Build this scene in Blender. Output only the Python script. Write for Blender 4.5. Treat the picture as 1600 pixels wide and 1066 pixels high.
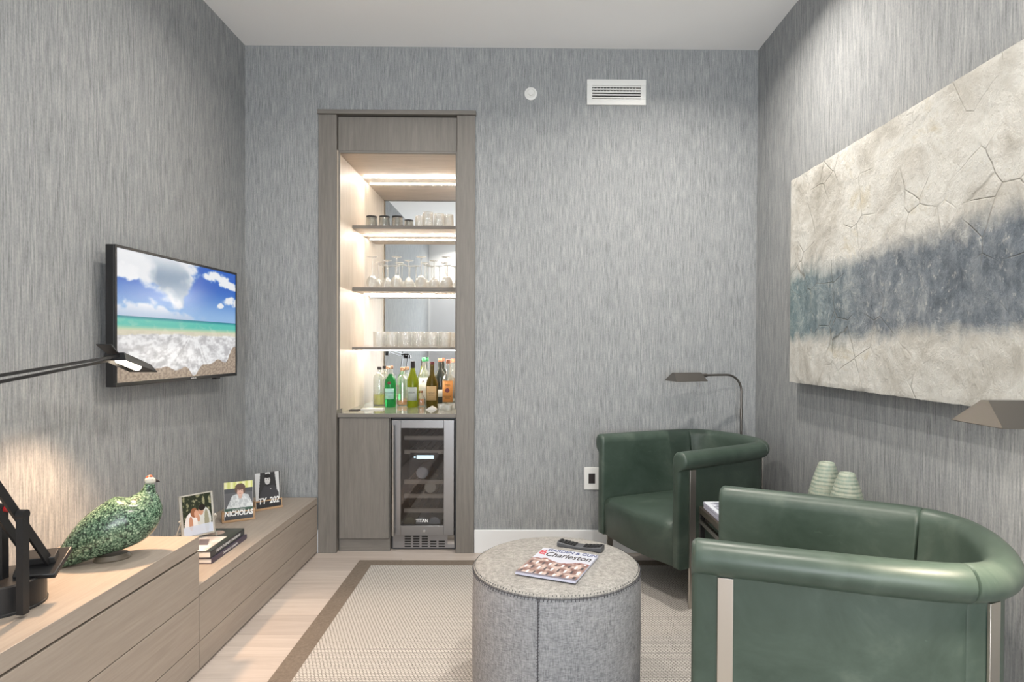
import bpy, math, random
from math import sin, cos, pi, radians as R
from mathutils import Vector, Matrix, noise
random.seed(7)
for o in list(bpy.data.objects): bpy.data.objects.remove(o)
S = bpy.context.scene
COL = S.collection

# ---------------------------------------------------------------- camera
cam = bpy.data.cameras.new('camera'); co = bpy.data.objects.new('camera', cam); COL.objects.link(co)
cam.sensor_width = 36; cam.lens = 21.6; cam.shift_x = -0.0163; cam.shift_y = 0.0109; cam.clip_start = 0.02
co.location = (0, 0, 1.256); co.rotation_euler = (R(90 - 0.6), R(-0.25), R(-0.6))
S.camera = co
S.view_settings.view_transform = 'Standard'; S.view_settings.look = 'None'
S.view_settings.exposure = 0.36; S.view_settings.gamma = 1.0; S.view_settings.use_curve_mapping = False

# ---------------------------------------------------------------- world and big lights
W = bpy.data.worlds.new('world'); S.world = W; W.use_nodes = True
bg = W.node_tree.nodes['Background']; bg.inputs[0].default_value = (0.75, 0.85, 1.0, 1); bg.inputs[1].default_value = 1.2

def light(name, kind, loc, power, color=(1, 1, 1), size=(0.2, 0.2), aim=None, spot=None, shape='RECTANGLE', spread=None):
    l = bpy.data.lights.new(name, kind); o = bpy.data.objects.new(name, l); COL.objects.link(o)
    l.energy = power; l.color = color; o.location = loc
    if kind == 'AREA':
        l.shape = shape; l.size = size[0]; l.size_y = size[1]
        if spread: l.spread = spread
    if kind == 'SPOT':
        l.spot_size = spot[0]; l.spot_blend = spot[1]; l.shadow_soft_size = size[0]
    d = Vector(aim) if aim else Vector((0, 0, -1))
    o.rotation_euler = d.to_track_quat('-Z', 'Y').to_euler()
    return o
# daylight through the two rear windows
WIN = [(-0.75, 0.15), (0.35, 1.25)]
for a, b in WIN:
    light('window_daylight', 'AREA', ((a + b) / 2, -2.44, 1.45), 62, (0.95, 0.975, 1.0), (b - a, 2.3), (0, 1, 0.75))
# ceiling downlights; the last is an unseen one added to brighten the rear door
DOWN = [(-0.75, 2.55), (0.80, 2.75), (-0.75, 0.6), (0.45, 1.0), (-1.1, -1.95)]
DPOW = [10, 18, 5, 18, 10]
for (x, y), p in zip(DOWN, DPOW):
    light('downlight_lamp', 'AREA', (x, y, 3.035), p, (1.0, 0.93, 0.84), (0.07, 0.07), (0, 0, -1), shape='DISK', spread=R(150))

# ---------------------------------------------------------------- helpers
def s2l(c): return c / 12.92 if c <= 0.04045 else ((c + 0.055) / 1.055) ** 2.4
def rgb(r, g, b): return (s2l(r / 255), s2l(g / 255), s2l(b / 255), 1)

class MB:
    def __init__(s): s.v = []; s.f = []
    def add(s, vs, fs):
        n = len(s.v); s.v += [tuple(v) for v in vs]; s.f += [tuple(i + n for i in f) for f in fs]; return s
    def box(s, x0, x1, y0, y1, z0, z1, m=None):
        vs = [Vector((x, y, z)) for z in (z0, z1) for y in (y0, y1) for x in (x0, x1)]
        if m is not None: vs = [m @ v for v in vs]
        return s.add(vs, [(0, 2, 3, 1), (4, 5, 7, 6), (0, 1, 5, 4), (2, 6, 7, 3), (0, 4, 6, 2), (1, 3, 7, 5)])
    def loops(s, loops, close=True, cap0=True, cap1=True):
        n = len(loops[0]); vs = [v for l in loops for v in l]; fs = []
        for i in range(len(loops) - 1):
            for j in range(n if close else n - 1):
                k = (j + 1) % n
                fs.append((i * n + j, i * n + k, (i + 1) * n + k, (i + 1) * n + j))
        if cap0: fs.append(tuple(range(n))[::-1])
        if cap1: fs.append(tuple((len(loops) - 1) * n + j for j in range(n)))
        return s.add(vs, fs)
    def lathe(s, prof, seg=24, c=(0, 0, 0), cap0=True, cap1=True, sx=1, sy=1):
        return s.loops([[(c[0] + r * cos(2 * pi * j / seg) * sx, c[1] + r * sin(2 * pi * j / seg) * sy, c[2] + z) for j in range(seg)] for r, z in prof], True, cap0, cap1)
    def tube(s, pts, r, seg=10, rs=None):
        pts = [Vector(p) for p in pts]; L = []; up = None
        for i, p in enumerate(pts):
            t = (pts[min(i + 1, len(pts) - 1)] - pts[max(i - 1, 0)]).normalized()
            if up is None:
                up = Vector((0, 0, 1)) if abs(t.z) < .9 else Vector((1, 0, 0))
            a = t.cross(up).normalized(); b = a.cross(t).normalized(); up = b
            rr = rs[i] if rs else r
            L.append([p + (a * cos(2 * pi * j / seg) + b * sin(2 * pi * j / seg)) * rr for j in range(seg)])
        return s.loops(L)
    def prism(s, poly, d0, d1, ax='z'):
        def P(u, v, w): return {'z': (u, v, w), 'y': (u, w, v), 'x': (w, u, v)}[ax]
        return s.loops([[P(u, v, d0) for u, v in poly], [P(u, v, d1) for u, v in poly]])
    def bar(s, p, q, w, h, side=(1, 0, 0)):
        # flat bar from p to q, width w along side, height h across
        p, q, sd = Vector(p), Vector(q), Vector(side).normalized(); t = (q - p).normalized(); n = t.cross(sd).normalized()
        c = [sd * w / 2 + n * h / 2, -sd * w / 2 + n * h / 2, -sd * w / 2 - n * h / 2, sd * w / 2 - n * h / 2]
        return s.loops([[p + k for k in c], [q + k for k in c]])
    def build(s, name, mat, parent=None, org=(0, 0, 0), bevel=0, seg=2, smooth=True, angle=40, sub=0, loc=None, rotz=0):
        me = bpy.data.meshes.new(name); o = bpy.data.objects.new(name, me); COL.objects.link(o)
        me.from_pydata([(v[0] - org[0], v[1] - org[1], v[2] - org[2]) for v in s.v], [], s.f); me.update()
        import bmesh
        bm = bmesh.new(); bm.from_mesh(me); bmesh.ops.recalc_face_normals(bm, faces=bm.faces); bm.to_mesh(me); bm.free()
        if mat: me.materials.append(mat)
        if smooth:
            me.polygons.foreach_set('use_smooth', [True] * len(me.polygons)); me.set_sharp_from_angle(angle=R(angle))
        if bevel:
            b = o.modifiers.new('bevel', 'BEVEL'); b.width = bevel; b.segments = seg; b.limit_method = 'ANGLE'; b.angle_limit = R(35); b.harden_normals = False
        if sub:
            m = o.modifiers.new('sub', 'SUBSURF'); m.levels = sub; m.render_levels = sub
        if parent: o.parent = parent
        if loc is not None: o.location = loc
        elif org != (0, 0, 0) and parent is None: o.location = org
        o.rotation_euler.z = rotz
        return o

def thing(name, label, cat, loc=(0, 0, 0), rotz=0, group=None):
    o = bpy.data.objects.new(name, None); COL.objects.link(o); o.empty_display_size = 0.05
    o.location = loc; o.rotation_euler = (0, 0, rotz); tag(o, label, cat, group); return o
def tag(o, label, cat, group=None):
    o['label'] = label; o['category'] = cat
    if group: o['group'] = group
    return o
def struct(o): o['kind'] = 'structure'; return o
def dup(root, loc, rotz, label, group=None):
    def cp(o, par):
        c = o.copy(); COL.objects.link(c); c.parent = par
        for k in [k for k in o.children]: cp(k, c)
        return c
    r = cp(root, None); r.location = loc; r.rotation_euler = (0, 0, rotz); r['label'] = label
    if group: r['group'] = group
    return r
def text(s, name, size, mat, parent, loc, rot, ext=0.0003, align='CENTER', bold=0.0, sx=1.0, shear=0.0):
    c = bpy.data.curves.new(name, 'FONT'); c.body = s; c.size = size; c.extrude = ext; c.align_x = align; c.align_y = 'CENTER'; c.offset = bold; c.shear = shear
    t = bpy.data.objects.new('tmp', c); COL.objects.link(t)
    dg = bpy.context.evaluated_depsgraph_get(); me = bpy.data.meshes.new_from_object(t.evaluated_get(dg))
    bpy.data.objects.remove(t)
    me.name = name; o = bpy.data.objects.new(name, me); COL.objects.link(o)
    me.materials.clear(); me.materials.append(mat); o.parent = parent; o.location = loc; o.rotation_euler = rot; o.scale = (sx, 1, 1)
    return o

# ---------------------------------------------------------------- materials
def base(name, col, rough=0.5, metal=0.0, **kw):
    m = bpy.data.materials.new(name); m.use_nodes = True; nt = m.node_tree; b = nt.nodes['Principled BSDF']
    b.inputs['Base Color'].default_value = col; b.inputs['Roughness'].default_value = rough; b.inputs['Metallic'].default_value = metal
    for k, v in kw.items(): b.inputs[k].default_value = v
    return m, nt, b
def N(nt, t, **kw):
    n = nt.nodes.new(t)
    for k, v in kw.items(): setattr(n, k, v)
    return n
def coords(nt, scale=(1, 1, 1), rot=(0, 0, 0), out='Object'):
    tc = N(nt, 'ShaderNodeTexCoord'); mp = N(nt, 'ShaderNodeMapping'); nt.links.new(tc.outputs[out], mp.inputs[0])
    mp.inputs['Scale'].default_value = scale; mp.inputs['Rotation'].default_value = rot; return mp.outputs[0]
def noi(nt, vec, scale=1, detail=3, rough=0.55, dist=0):
    n = N(nt, 'ShaderNodeTexNoise'); nt.links.new(vec, n.inputs['Vector']); n.inputs['Scale'].default_value = scale
    n.inputs['Detail'].default_value = detail; n.inputs['Roughness'].default_value = rough; n.inputs['Distortion'].default_value = dist; return n.outputs[0]
def ramp(nt, fac, stops, interp='LINEAR'):
    r = N(nt, 'ShaderNodeValToRGB'); r.color_ramp.interpolation = interp; e = r.color_ramp.elements
    while len(e) < len(stops): e.new(0.5)
    for i, (p, c) in enumerate(stops): e[i].position = p; e[i].color = c if len(c) == 4 else (*c, 1)
    nt.links.new(fac, r.inputs[0]); return r.outputs[0]
def mix(nt, fac, a, b, mode='MIX'):
    m = N(nt, 'ShaderNodeMix', data_type='RGBA', blend_type=mode)
    for i, x in ((0, fac), (6, a), (7, b)):
        if hasattr(x, 'node'): nt.links.new(x, m.inputs[i])
        else: m.inputs[i].default_value = x
    return m.outputs[2]
def math_(nt, op, a, b=None, c=None):
    m = N(nt, 'ShaderNodeMath', operation=op)
    for i, x in enumerate((a, b, c)):
        if x is None: continue
        if hasattr(x, 'node'): nt.links.new(x, m.inputs[i])
        else: m.inputs[i].default_value = x
    return m.outputs[0]
def bump(nt, b, h, strength=0.3, dist=0.002):
    n = N(nt, 'ShaderNodeBump'); n.inputs['Strength'].default_value = strength; n.inputs['Distance'].default_value = dist
    nt.links.new(h, n.inputs['Height']); nt.links.new(n.outputs[0], b.inputs['Normal']); return n

def wallpaper():
    m, nt, b = base('grasscloth', (0.3, 0.3, 0.3, 1), 0.85)
    v1 = noi(nt, coords(nt, (175, 175, 9.5)), 1, 5, 0.62, 0.15)
    v2 = noi(nt, coords(nt, (30, 30, 2.2)), 1, 3, 0.6)
    v3 = noi(nt, coords(nt, (190, 190, 120)), 1, 2, 0.5)
    f = math_(nt, 'ADD', math_(nt, 'MULTIPLY', v1, 0.72), math_(nt, 'ADD', math_(nt, 'MULTIPLY', v2, 0.10), math_(nt, 'MULTIPLY', v3, 0.18)))
    c = ramp(nt, f, [(0.34, rgb(118, 121, 123)), (0.47, rgb(147, 150, 152)), (0.56, rgb(162, 164, 165)), (0.70, rgb(188, 189, 189))])
    nt.links.new(c, b.inputs['Base Color']); bump(nt, b, f, 0.35, 0.003); return m
def wood(name, c0, c1, scale=(3, 40, 40), rough=0.5, dist=1.2, contrast=(0.35, 0.68)):
    m, nt, b = base(name, c0, rough)
    w = noi(nt, coords(nt, scale), 1, 5, 0.6, dist); w2 = noi(nt, coords(nt, tuple(s * 4.5 for s in scale)), 1, 3, 0.6)
    f = math_(nt, 'ADD', math_(nt, 'MULTIPLY', w, 0.65), math_(nt, 'MULTIPLY', w2, 0.35))
    nt.links.new(ramp(nt, f, [(contrast[0], c0), (contrast[1], c1)]), b.inputs['Base Color']); bump(nt, b, f, 0.12, 0.001); return m
def floor_mat():
    m, nt, b = base('oak_planks', (0.5, 0.4, 0.35, 1), 0.45)
    vec = coords(nt)
    br = N(nt, 'ShaderNodeTexBrick'); nt.links.new(vec, br.inputs['Vector']); br.offset = 0.37; br.inputs['Scale'].default_value = 1
    br.inputs['Brick Width'].default_value = 1.9; br.inputs['Row Height'].default_value = 0.19; br.inputs['Mortar Size'].default_value = 0.0015
    br.inputs['Mortar Smooth'].default_value = 0.3
    br.inputs['Color1'].default_value = rgb(206, 195, 186); br.inputs['Color2'].default_value = rgb(190, 179, 171); br.inputs['Mortar'].default_value = rgb(150, 134, 124)
    g = noi(nt, coords(nt, (2.5, 38, 1)), 1, 5, 0.6, 1.0)
    c = mix(nt, 0.45, br.outputs[0], ramp(nt, g, [(0.3, (0.62, 0.58, 0.56, 1)), (0.65, (1, 1, 1, 1))]), 'MULTIPLY')
    nt.links.new(c, b.inputs['Base Color']); bump(nt, b, g, 0.08, 0.001); return m
def rug_mat():
    m, nt, b = base('rug_weave', (0.5, 0.5, 0.5, 1), 0.95)
    vec = coords(nt, (70, 88, 1), (0, 0, 0))
    sx = N(nt, 'ShaderNodeSeparateXYZ'); nt.links.new(vec, sx.inputs[0])
    # running rows of loops, every other row shifted by half a loop
    row = math_(nt, 'FLOOR', sx.outputs[1]); sh = math_(nt, 'MULTIPLY', row, 0.34)
    jit = noi(nt, coords(nt, (40, 40, 1)), 1, 2)
    fx = math_(nt, 'FRACT', math_(nt, 'ADD', math_(nt, 'ADD', sx.outputs[0], sh), math_(nt, 'MULTIPLY', jit, 0.5)))
    fy = math_(nt, 'FRACT', sx.outputs[1])
    dx = math_(nt, 'ABSOLUTE', math_(nt, 'SUBTRACT', fx, 0.5)); dy = math_(nt, 'ABSOLUTE', math_(nt, 'SUBTRACT', fy, 0.5))
    d = math_(nt, 'MAXIMUM', dx, dy)
    big = noi(nt, coords(nt, (120, 120, 1)), 1, 3)
    f = math_(nt, 'ADD', d, math_(nt, 'MULTIPLY', big, 0.30))
    c = ramp(nt, f, [(0.36, rgb(202, 198, 192)), (0.52, rgb(178, 173, 167)), (0.64, rgb(108, 103, 98))])
    nt.links.new(c, b.inputs['Base Color']); inv = math_(nt, 'SUBTRACT', 1.0, d); bump(nt, b, inv, 0.5, 0.006); return m
def leather():
    m, nt, b = base('green_leather', (0.05, 0.09, 0.07, 1), 0.36)
    a = noi(nt, coords(nt, (5, 5, 5)), 1, 5, 0.65, 0.6); g = noi(nt, coords(nt, (260, 260, 260)), 1, 2)
    sc = noi(nt, coords(nt, (3, 60, 25), (0.6, 0.3, 0.5)), 1, 3, 0.6, 2.0)
    c = ramp(nt, a, [(0.3, rgb(54, 69, 60)), (0.55, rgb(68, 83, 74)), (0.75, rgb(88, 101, 91))])
    c = mix(nt, ramp(nt, sc, [(0.70, (0, 0, 0, 1)), (0.78, (0.35, 0.35, 0.35, 1))]), c, rgb(120, 135, 122))
    nt.links.new(c, b.inputs['Base Color'])
    nt.links.new(ramp(nt, a, [(0.3, (0.34,) * 3), (0.7, (0.46,) * 3)]), b.inputs['Roughness'])
    bump(nt, b, math_(nt, 'ADD', math_(nt, 'MULTIPLY', g, 0.2), a), 0.12, 0.004); return m
def linen(name, c0, c1, sc=260):
    m, nt, b = base(name, c0, 0.95)
    a = noi(nt, coords(nt, (sc, sc, sc * 0.18)), 1, 2); h = noi(nt, coords(nt, (sc * 0.25, sc * 0.25, sc)), 1, 2); k = noi(nt, coords(nt, (14, 14, 14)), 1, 3)
    f = math_(nt, 'ADD', math_(nt, 'MULTIPLY', math_(nt, 'ADD', a, h), 0.44), math_(nt, 'MULTIPLY', k, 0.12))
    nt.links.new(ramp(nt, f, [(0.36, c0), (0.62, c1)]), b.inputs['Base Color']); bump(nt, b, f, 0.4, 0.002); return m
def painting_mat():
    # thick plaster-like paint: object space y runs along the canvas, z up
    m, nt, b = base('thick_paint', (0.6, 0.6, 0.55, 1), 0.8)
    tc = N(nt, 'ShaderNodeTexCoord'); s = N(nt, 'ShaderNodeSeparateXYZ'); nt.links.new(tc.outputs['Generated'], s.inputs[0])
    v = s.outputs[2]; u = s.outputs[1]
    w1 = noi(nt, coords(nt, (4, 4, 5)), 1, 6, 0.65, 0.8); w2 = noi(nt, coords(nt, (1, 30, 7)), 1, 4, 0.6)
    vd = math_(nt, 'ADD', v, math_(nt, 'ADD', math_(nt, 'MULTIPLY', math_(nt, 'SUBTRACT', w1, 0.5), 0.20), math_(nt, 'MULTIPLY', math_(nt, 'SUBTRACT', w2, 0.5), 0.07)))
    cream = ramp(nt, w1, [(0.25, rgb(168, 164, 154)), (0.42, rgb(204, 201, 193)), (0.56, rgb(222, 221, 215)), (0.72, rgb(200, 192, 172))])
    blotch = noi(nt, coords(nt, (9, 9, 6)), 1, 9, 0.78, 0.3)
    dark = ramp(nt, blotch, [(0.30, rgb(72, 80, 89)), (0.44, rgb(106, 115, 124)), (0.56, rgb(138, 145, 151)), (0.72, rgb(190, 192, 192))])
    teal = ramp(nt, blotch, [(0.30, rgb(78, 98, 106)), (0.5, rgb(122, 142, 146)), (0.72, rgb(184, 194, 192))])
    tl = ramp(nt, u, [(0.62, (0, 0, 0, 1)), (1.0, (1, 1, 1, 1))])
    dark = mix(nt, tl, dark, teal)
    spk = noi(nt, coords(nt, (45, 45, 30)), 1, 5, 0.7); dark = mix(nt, ramp(nt, spk, [(0.58, (0, 0, 0, 1)), (0.68, (.6, .6, .6, 1))]), dark, rgb(196, 196, 192))
    band = ramp(nt, vd, [(0.185, (0, 0, 0, 1)), (0.25, (1, 1, 1, 1)), (0.49, (1, 1, 1, 1)), (0.575, (0, 0, 0, 1))])
    gap = N(nt, 'ShaderNodeTexVoronoi', feature='DISTANCE_TO_EDGE'); wv = N(nt, 'ShaderNodeVectorMath', operation='ADD')
    nt.links.new(coords(nt, (6.5, 6.5, 6.5)), wv.inputs[0])
    nz = N(nt, 'ShaderNodeTexNoise'); nz.inputs['Scale'].default_value = 3; nz.inputs['Detail'].default_value = 5; nt.links.new(coords(nt), nz.inputs['Vector']); sc_ = N(nt, 'ShaderNodeVectorMath', operation='SCALE'); sc_.inputs['Scale'].default_value = 0.22; nt.links.new(nz.outputs[1], sc_.inputs[0]); nt.links.new(sc_.outputs[0], wv.inputs[1])
    nt.links.new(wv.outputs[0], gap.inputs['Vector']); gap.inputs['Scale'].default_value = 1
    msk = ramp(nt, noi(nt, coords(nt, (3.1, 3.1, 3.1)), 1, 3), [(0.46, (0, 0, 0, 1)), (0.56, (1, 1, 1, 1))])
    crack = ramp(nt, gap.outputs['Distance'], [(0.0, (1, 1, 1, 1)), (0.02, (0, 0, 0, 1))])
    ck = math_(nt, 'MULTIPLY', crack, msk)
    c = mix(nt, band, cream, dark)
    c = mix(nt, math_(nt, 'MULTIPLY', ck, 0.45), c, rgb(120, 112, 98))
    nt.links.new(c, b.inputs['Base Color'])
    fine = noi(nt, coords(nt, (38, 38, 38)), 1, 6, 0.7)
    h = math_(nt, 'SUBTRACT', math_(nt, 'ADD', math_(nt, 'MULTIPLY', fine, 0.5), math_(nt, 'MULTIPLY', blotch, 1.0)), math_(nt, 'MULTIPLY', ck, 0.25))
    bump(nt, b, h, 0.9, 0.018); return m
def fowl_mat():
    m, nt, b = base('speckled_glaze', (0.1, 0.3, 0.2, 1), 0.22)
    vo = N(nt, 'ShaderNodeTexVoronoi'); nt.links.new(coords(nt, (170, 170, 170)), vo.inputs['Vector']); vo.inputs['Scale'].default_value = 1
    k = noi(nt, coords(nt, (90, 90, 90)), 1, 4, 0.7)
    f = math_(nt, 'ADD', math_(nt, 'MULTIPLY', vo.outputs['Distance'], 0.4), math_(nt, 'MULTIPLY', k, 0.7))
    nt.links.new(ramp(nt, f, [(0.36, rgb(176, 194, 168)), (0.46, rgb(120, 148, 122)), (0.56, rgb(80, 108, 86)), (0.68, rgb(38, 50, 42))]), b.inputs['Base Color']); return m
def picture_mat(name, emit=0, rough=0.3):
    m, nt, b = base(name, (1, 1, 1, 1), rough); a = N(nt, 'ShaderNodeVertexColor'); a.layer_name = 'col'
    if emit:
        b.inputs['Base Color'].default_value = (0.01, 0.01, 0.01, 1); nt.links.new(a.outputs[0], b.inputs['Emission Color']); b.inputs['Emission Strength'].default_value = emit
    else: nt.links.new(a.outputs[0], b.inputs['Base Color'])
    return m
def thin_glass(name, tint=(1, 1, 1, 1), lit_white=0.06, rough=0.02, gloss=0.1):
    m = bpy.data.materials.new(name); m.use_nodes = True; nt = m.node_tree; nt.nodes.clear()
    o = N(nt, 'ShaderNodeOutputMaterial'); t = N(nt, 'ShaderNodeBsdfTransparent'); g = N(nt, 'ShaderNodeBsdfGlossy'); d = N(nt, 'ShaderNodeBsdfDiffuse')
    t.inputs[0].default_value = tint; g.inputs['Roughness'].default_value = rough; d.inputs[0].default_value = (0.95, 0.95, 0.93, 1)
    lw = N(nt, 'ShaderNodeLayerWeight'); lw.inputs[0].default_value = 0.35
    f = math_(nt, 'ADD', math_(nt, 'MULTIPLY', lw.outputs[1], 0.75), gloss)
    m1 = N(nt, 'ShaderNodeMixShader'); nt.links.new(f, m1.inputs[0]); nt.links.new(t.outputs[0], m1.inputs[1]); nt.links.new(g.outputs[0], m1.inputs[2])
    m2 = N(nt, 'ShaderNodeMixShader'); m2.inputs[0].default_value = lit_white; nt.links.new(m1.outputs[0], m2.inputs[1]); nt.links.new(d.outputs[0], m2.inputs[2])  # white diffuse mixed in to imitate the overexposed brightness of lit glass
    if 'crystal' in name:
        vo = N(nt, 'ShaderNodeTexVoronoi'); nt.links.new(coords(nt, (130, 130, 90)), vo.inputs['Vector']); vo.inputs['Scale'].default_value = 1
        bn = N(nt, 'ShaderNodeBump'); bn.inputs['Strength'].default_value = 0.9; bn.inputs['Distance'].default_value = 0.004; nt.links.new(vo.outputs['Distance'], bn.inputs['Height'])
        nt.links.new(bn.outputs[0], g.inputs['Normal']); nt.links.new(bn.outputs[0], lw.inputs['Normal'])
    nt.links.new(m2.outputs[0], o.inputs[0]); return m
def emit(name, col, st):
    m, nt, b = base(name, (0, 0, 0, 1)); b.inputs['Emission Color'].default_value = col; b.inputs['Emission Strength'].default_value = st; return m

M = {}
M['wall'] = wallpaper()
M['white'] = base('white_paint', rgb(232, 232, 232), 0.6)[0]
M['ceil'] = base('ceiling_white', rgb(248, 248, 248), 0.9)[0]
M['trim'] = base('trim_white', rgb(236, 238, 240), 0.4)[0]
M['floor'] = floor_mat()
M['rug'] = rug_mat()
M['rugedge'] = linen('rug_binding', rgb(104, 94, 84), rgb(128, 116, 104), 300)
M['taupe'] = wood('taupe_oak', rgb(112, 108, 103), rgb(132, 127, 121), (40, 40, 2.4), 0.5)
M['taupeh'] = wood('taupe_oak_across', rgb(112, 108, 103), rgb(130, 125, 119), (2.4, 40, 40), 0.5)
M['inner'] = wood('pale_oak_inside', rgb(196, 182, 166), rgb(214, 202, 188), (30, 30, 2.2), 0.5)
M['innerh'] = wood('pale_oak_across', rgb(176, 162, 148), rgb(196, 182, 168), (2.4, 30, 30), 0.5)
M['console'] = wood('console_oak', rgb(154, 143, 132), rgb(170, 159, 148), (40, 2.2, 40), 0.5)
M['consoletop'] = wood('console_oak_top', rgb(186, 168, 148), rgb(204, 188, 168), (40, 2.2, 40), 0.42)
M['walnut'] = wood('frame_block_wood', rgb(176, 142, 108), rgb(198, 166, 132), (3, 40, 40), 0.5)
M['dark'] = base('dark_gap', (0.012, 0.011, 0.010, 1), 0.8)[0]
M['black'] = base('black_satin', (0.014, 0.014, 0.015, 1), 0.38)[0]
M['blackm'] = base('black_matte', (0.02, 0.02, 0.021, 1), 0.6)[0]
M['steel'] = base('brushed_steel', (0.36, 0.36, 0.37, 1), 0.32, 1.0)[0]
M['steelp'] = base('polished_steel', (0.6, 0.6, 0.6, 1), 0.15, 1.0)[0]
M['nickel'] = base('champagne_nickel', (0.60, 0.57, 0.53, 1), 0.3, 1.0)[0]
M['pewter'] = base('pewter_lamp', (0.25, 0.23, 0.21, 1), 0.36, 1.0)[0]
M['chrome'] = base('chrome', (0.75, 0.75, 0.75, 1), 0.08, 1.0)[0]
M['mirror'] = base('mirror_glass', (0.86, 0.88, 0.88, 1), 0.0, 1.0)[0]
M['stone'] = base('polished_counter', rgb(150, 150, 136), 0.06)[0]
M['leather'] = leather()
M['seam'] = base('leather_seam', rgb(26, 38, 31), 0.6)[0]
M['linen'] = linen('ottoman_top_linen', rgb(122, 121, 118), rgb(168, 166, 162))
M['linenside'] = linen('ottoman_side_linen', rgb(108, 110, 114), rgb(158, 159, 162))
M['thread'] = base('charcoal_thread', rgb(70, 70, 74), 0.9)[0]
M['paint'] = painting_mat()
M['canvas'] = base('canvas_edge', rgb(150, 140, 118), 0.9)[0]
M['fowl'] = fowl_mat()
M['led'] = emit('led_strip', (1, 0.93, 0.83, 1), 90)
M['bulb'] = emit('warm_bulb', (1, 0.85, 0.65, 1), 10)
M['downlight'] = emit('downlight_lens', (1, 0.9, 0.78, 1), 6)
M['tv'] = picture_mat('tv_picture', 0.66, 0.25)
M['pic'] = picture_mat('printed_picture', 0, 0.35)
M['glass'] = thin_glass('clear_glass', (0.97, 0.98, 0.97, 1), 0.05)
M['brightened'] = thin_glass('crystal_glass', (0.97, 0.98, 0.97, 1), 0.20, 0.06, 0.20)  # clear glass, extra white in its colour stands in for strong light
M['tint'] = thin_glass('fridge_door_glass', (0.72, 0.72, 0.74, 1), 0.0, 0.01, 0.05)
M['pane'] = thin_glass('window_pane', (0.95, 0.97, 0.97, 1), 0.0, 0.0, 0.02)
M['green'] = base('green_bottle_glass', (0.05, 0.48, 0.14, 1), 0.05, **{'Transmission Weight': 0.75, 'IOR': 1.3})[0]
M['lime'] = base('yellow_green_glass', (0.36, 0.42, 0.03, 1), 0.05, **{'Transmission Weight': 0.6, 'IOR': 1.3})[0]
M['amberg'] = base('olive_amber_glass', (0.16, 0.11, 0.015, 1), 0.05, **{'Transmission Weight': 0.5, 'IOR': 1.3})[0]
M['darkg'] = base('dark_bottle_glass', (0.03, 0.035, 0.03, 1), 0.06)[0]
M['bglass'] = thin_glass('clear_bottle_glass', (0.90, 0.94, 0.92, 1), 0.10, 0.03, 0.12)
M['liqy'] = base('yellow_liquor', (0.55, 0.52, 0.04, 1), 0.1)[0]
M['liqa'] = base('amber_liquor', (0.62, 0.22, 0.05, 1), 0.1)[0]
M['lab_w'] = base('white_label', rgb(236, 234, 226), 0.6)[0]
M['lab_g'] = base('grey_label', rgb(176, 184, 180), 0.6)[0]
M['lab_m'] = base('mint_label', rgb(168, 212, 204), 0.5)[0]
M['lab_o'] = base('orange_label', rgb(222, 152, 84), 0.6)[0]
M['lab_t'] = base('tan_label', rgb(190, 160, 116), 0.6)[0]
M['ink'] = base('dark_ink', rgb(50, 44, 44), 0.7)[0]
M['red'] = base('red_plastic', rgb(200, 40, 45), 0.4)[0]
M['copper'] = base('copper_cap', (0.62, 0.38, 0.26, 1), 0.25, 1.0)[0]
M['cork'] = base('cork', rgb(205, 165, 125), 0.8)[0]
M['maroon'] = base('maroon_cap', rgb(110, 40, 44), 0.4)[0]
M['ocap'] = base('orange_cap', rgb(196, 128, 100), 0.5)[0]
M['gcap'] = base('green_cap', rgb(60, 140, 90), 0.4)[0]
M['paper'] = base('paper', rgb(232, 230, 226), 0.7)[0]
M['lilac'] = base('pale_lilac_paper', rgb(196, 198, 216), 0.5)[0]
M['navy'] = base('book_cover_dark', rgb(52, 56, 58), 0.35)[0]
M['purple'] = base('book_cover_purple', rgb(66, 58, 76), 0.35)[0]
M['cover'] = base('cover_cream', rgb(216, 204, 192), 0.35)[0]
M['vase'] = base('sage_glaze', rgb(178, 190, 170), 0.45)[0]
M['remote'] = base('remote_grey', rgb(78, 80, 84), 0.45)[0]
M['btn'] = base('remote_buttons', rgb(30, 31, 33), 0.6)[0]
M['display'] = emit('fridge_display', (0.65, 0.92, 1, 1), 2.2)
M['silver'] = base('silver_frame', (0.72, 0.70, 0.64, 1), 0.3, 0.6)[0]
M['plate'] = base('plastic_white', rgb(235, 235, 232), 0.35)[0]
M['bone'] = base('bird_head_white', rgb(206, 204, 192), 0.3)[0]
M['comb'] = base('bird_comb', rgb(172, 84, 52), 0.35)[0]
M['whiteink'] = base('white_lettering', rgb(245, 245, 245), 0.5)[0]
M['doorw'] = base('door_white', rgb(214, 216, 220), 0.5)[0]

# ---------------------------------------------------------------- room shell
XL, XR, YB, YR, H = -1.67, 1.42, 3.72, -2.3, 3.05
T = 0.15
struct(MB().box(XL - T, XR + T, YR - T, YB + 0.8, -0.12, 0).build('floor', M['floor'], smooth=False))
struct(MB().box(XL - T, XR + T, YR - T, YB + 0.8, H, H + 0.12).build('ceiling', M['ceil'], smooth=False))
struct(MB().box(XL - T, XL, YR, YB + 0.8, 0, H).build('wall_left', M['wall'], smooth=False))
struct(MB().box(XR, XR + T, YR, YB + 0.8, 0, H).build('wall_right', M['wall'], smooth=False))
OX0, OX1, OZ = -1.165, -0.345, 2.65           # niche opening in the back wall
wb = MB(); wb.box(XL, OX0, YB, YB + 0.7, 0, H); wb.box(OX1, XR, YB, YB + 0.7, 0, H); wb.box(OX0, OX1, YB, YB + 0.7, OZ, H)
wb.box(OX0, OX1, YB + 0.7, YB + 0.78, 0, H)
struct(wb.build('wall_back', M['wall'], smooth=False))
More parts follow.
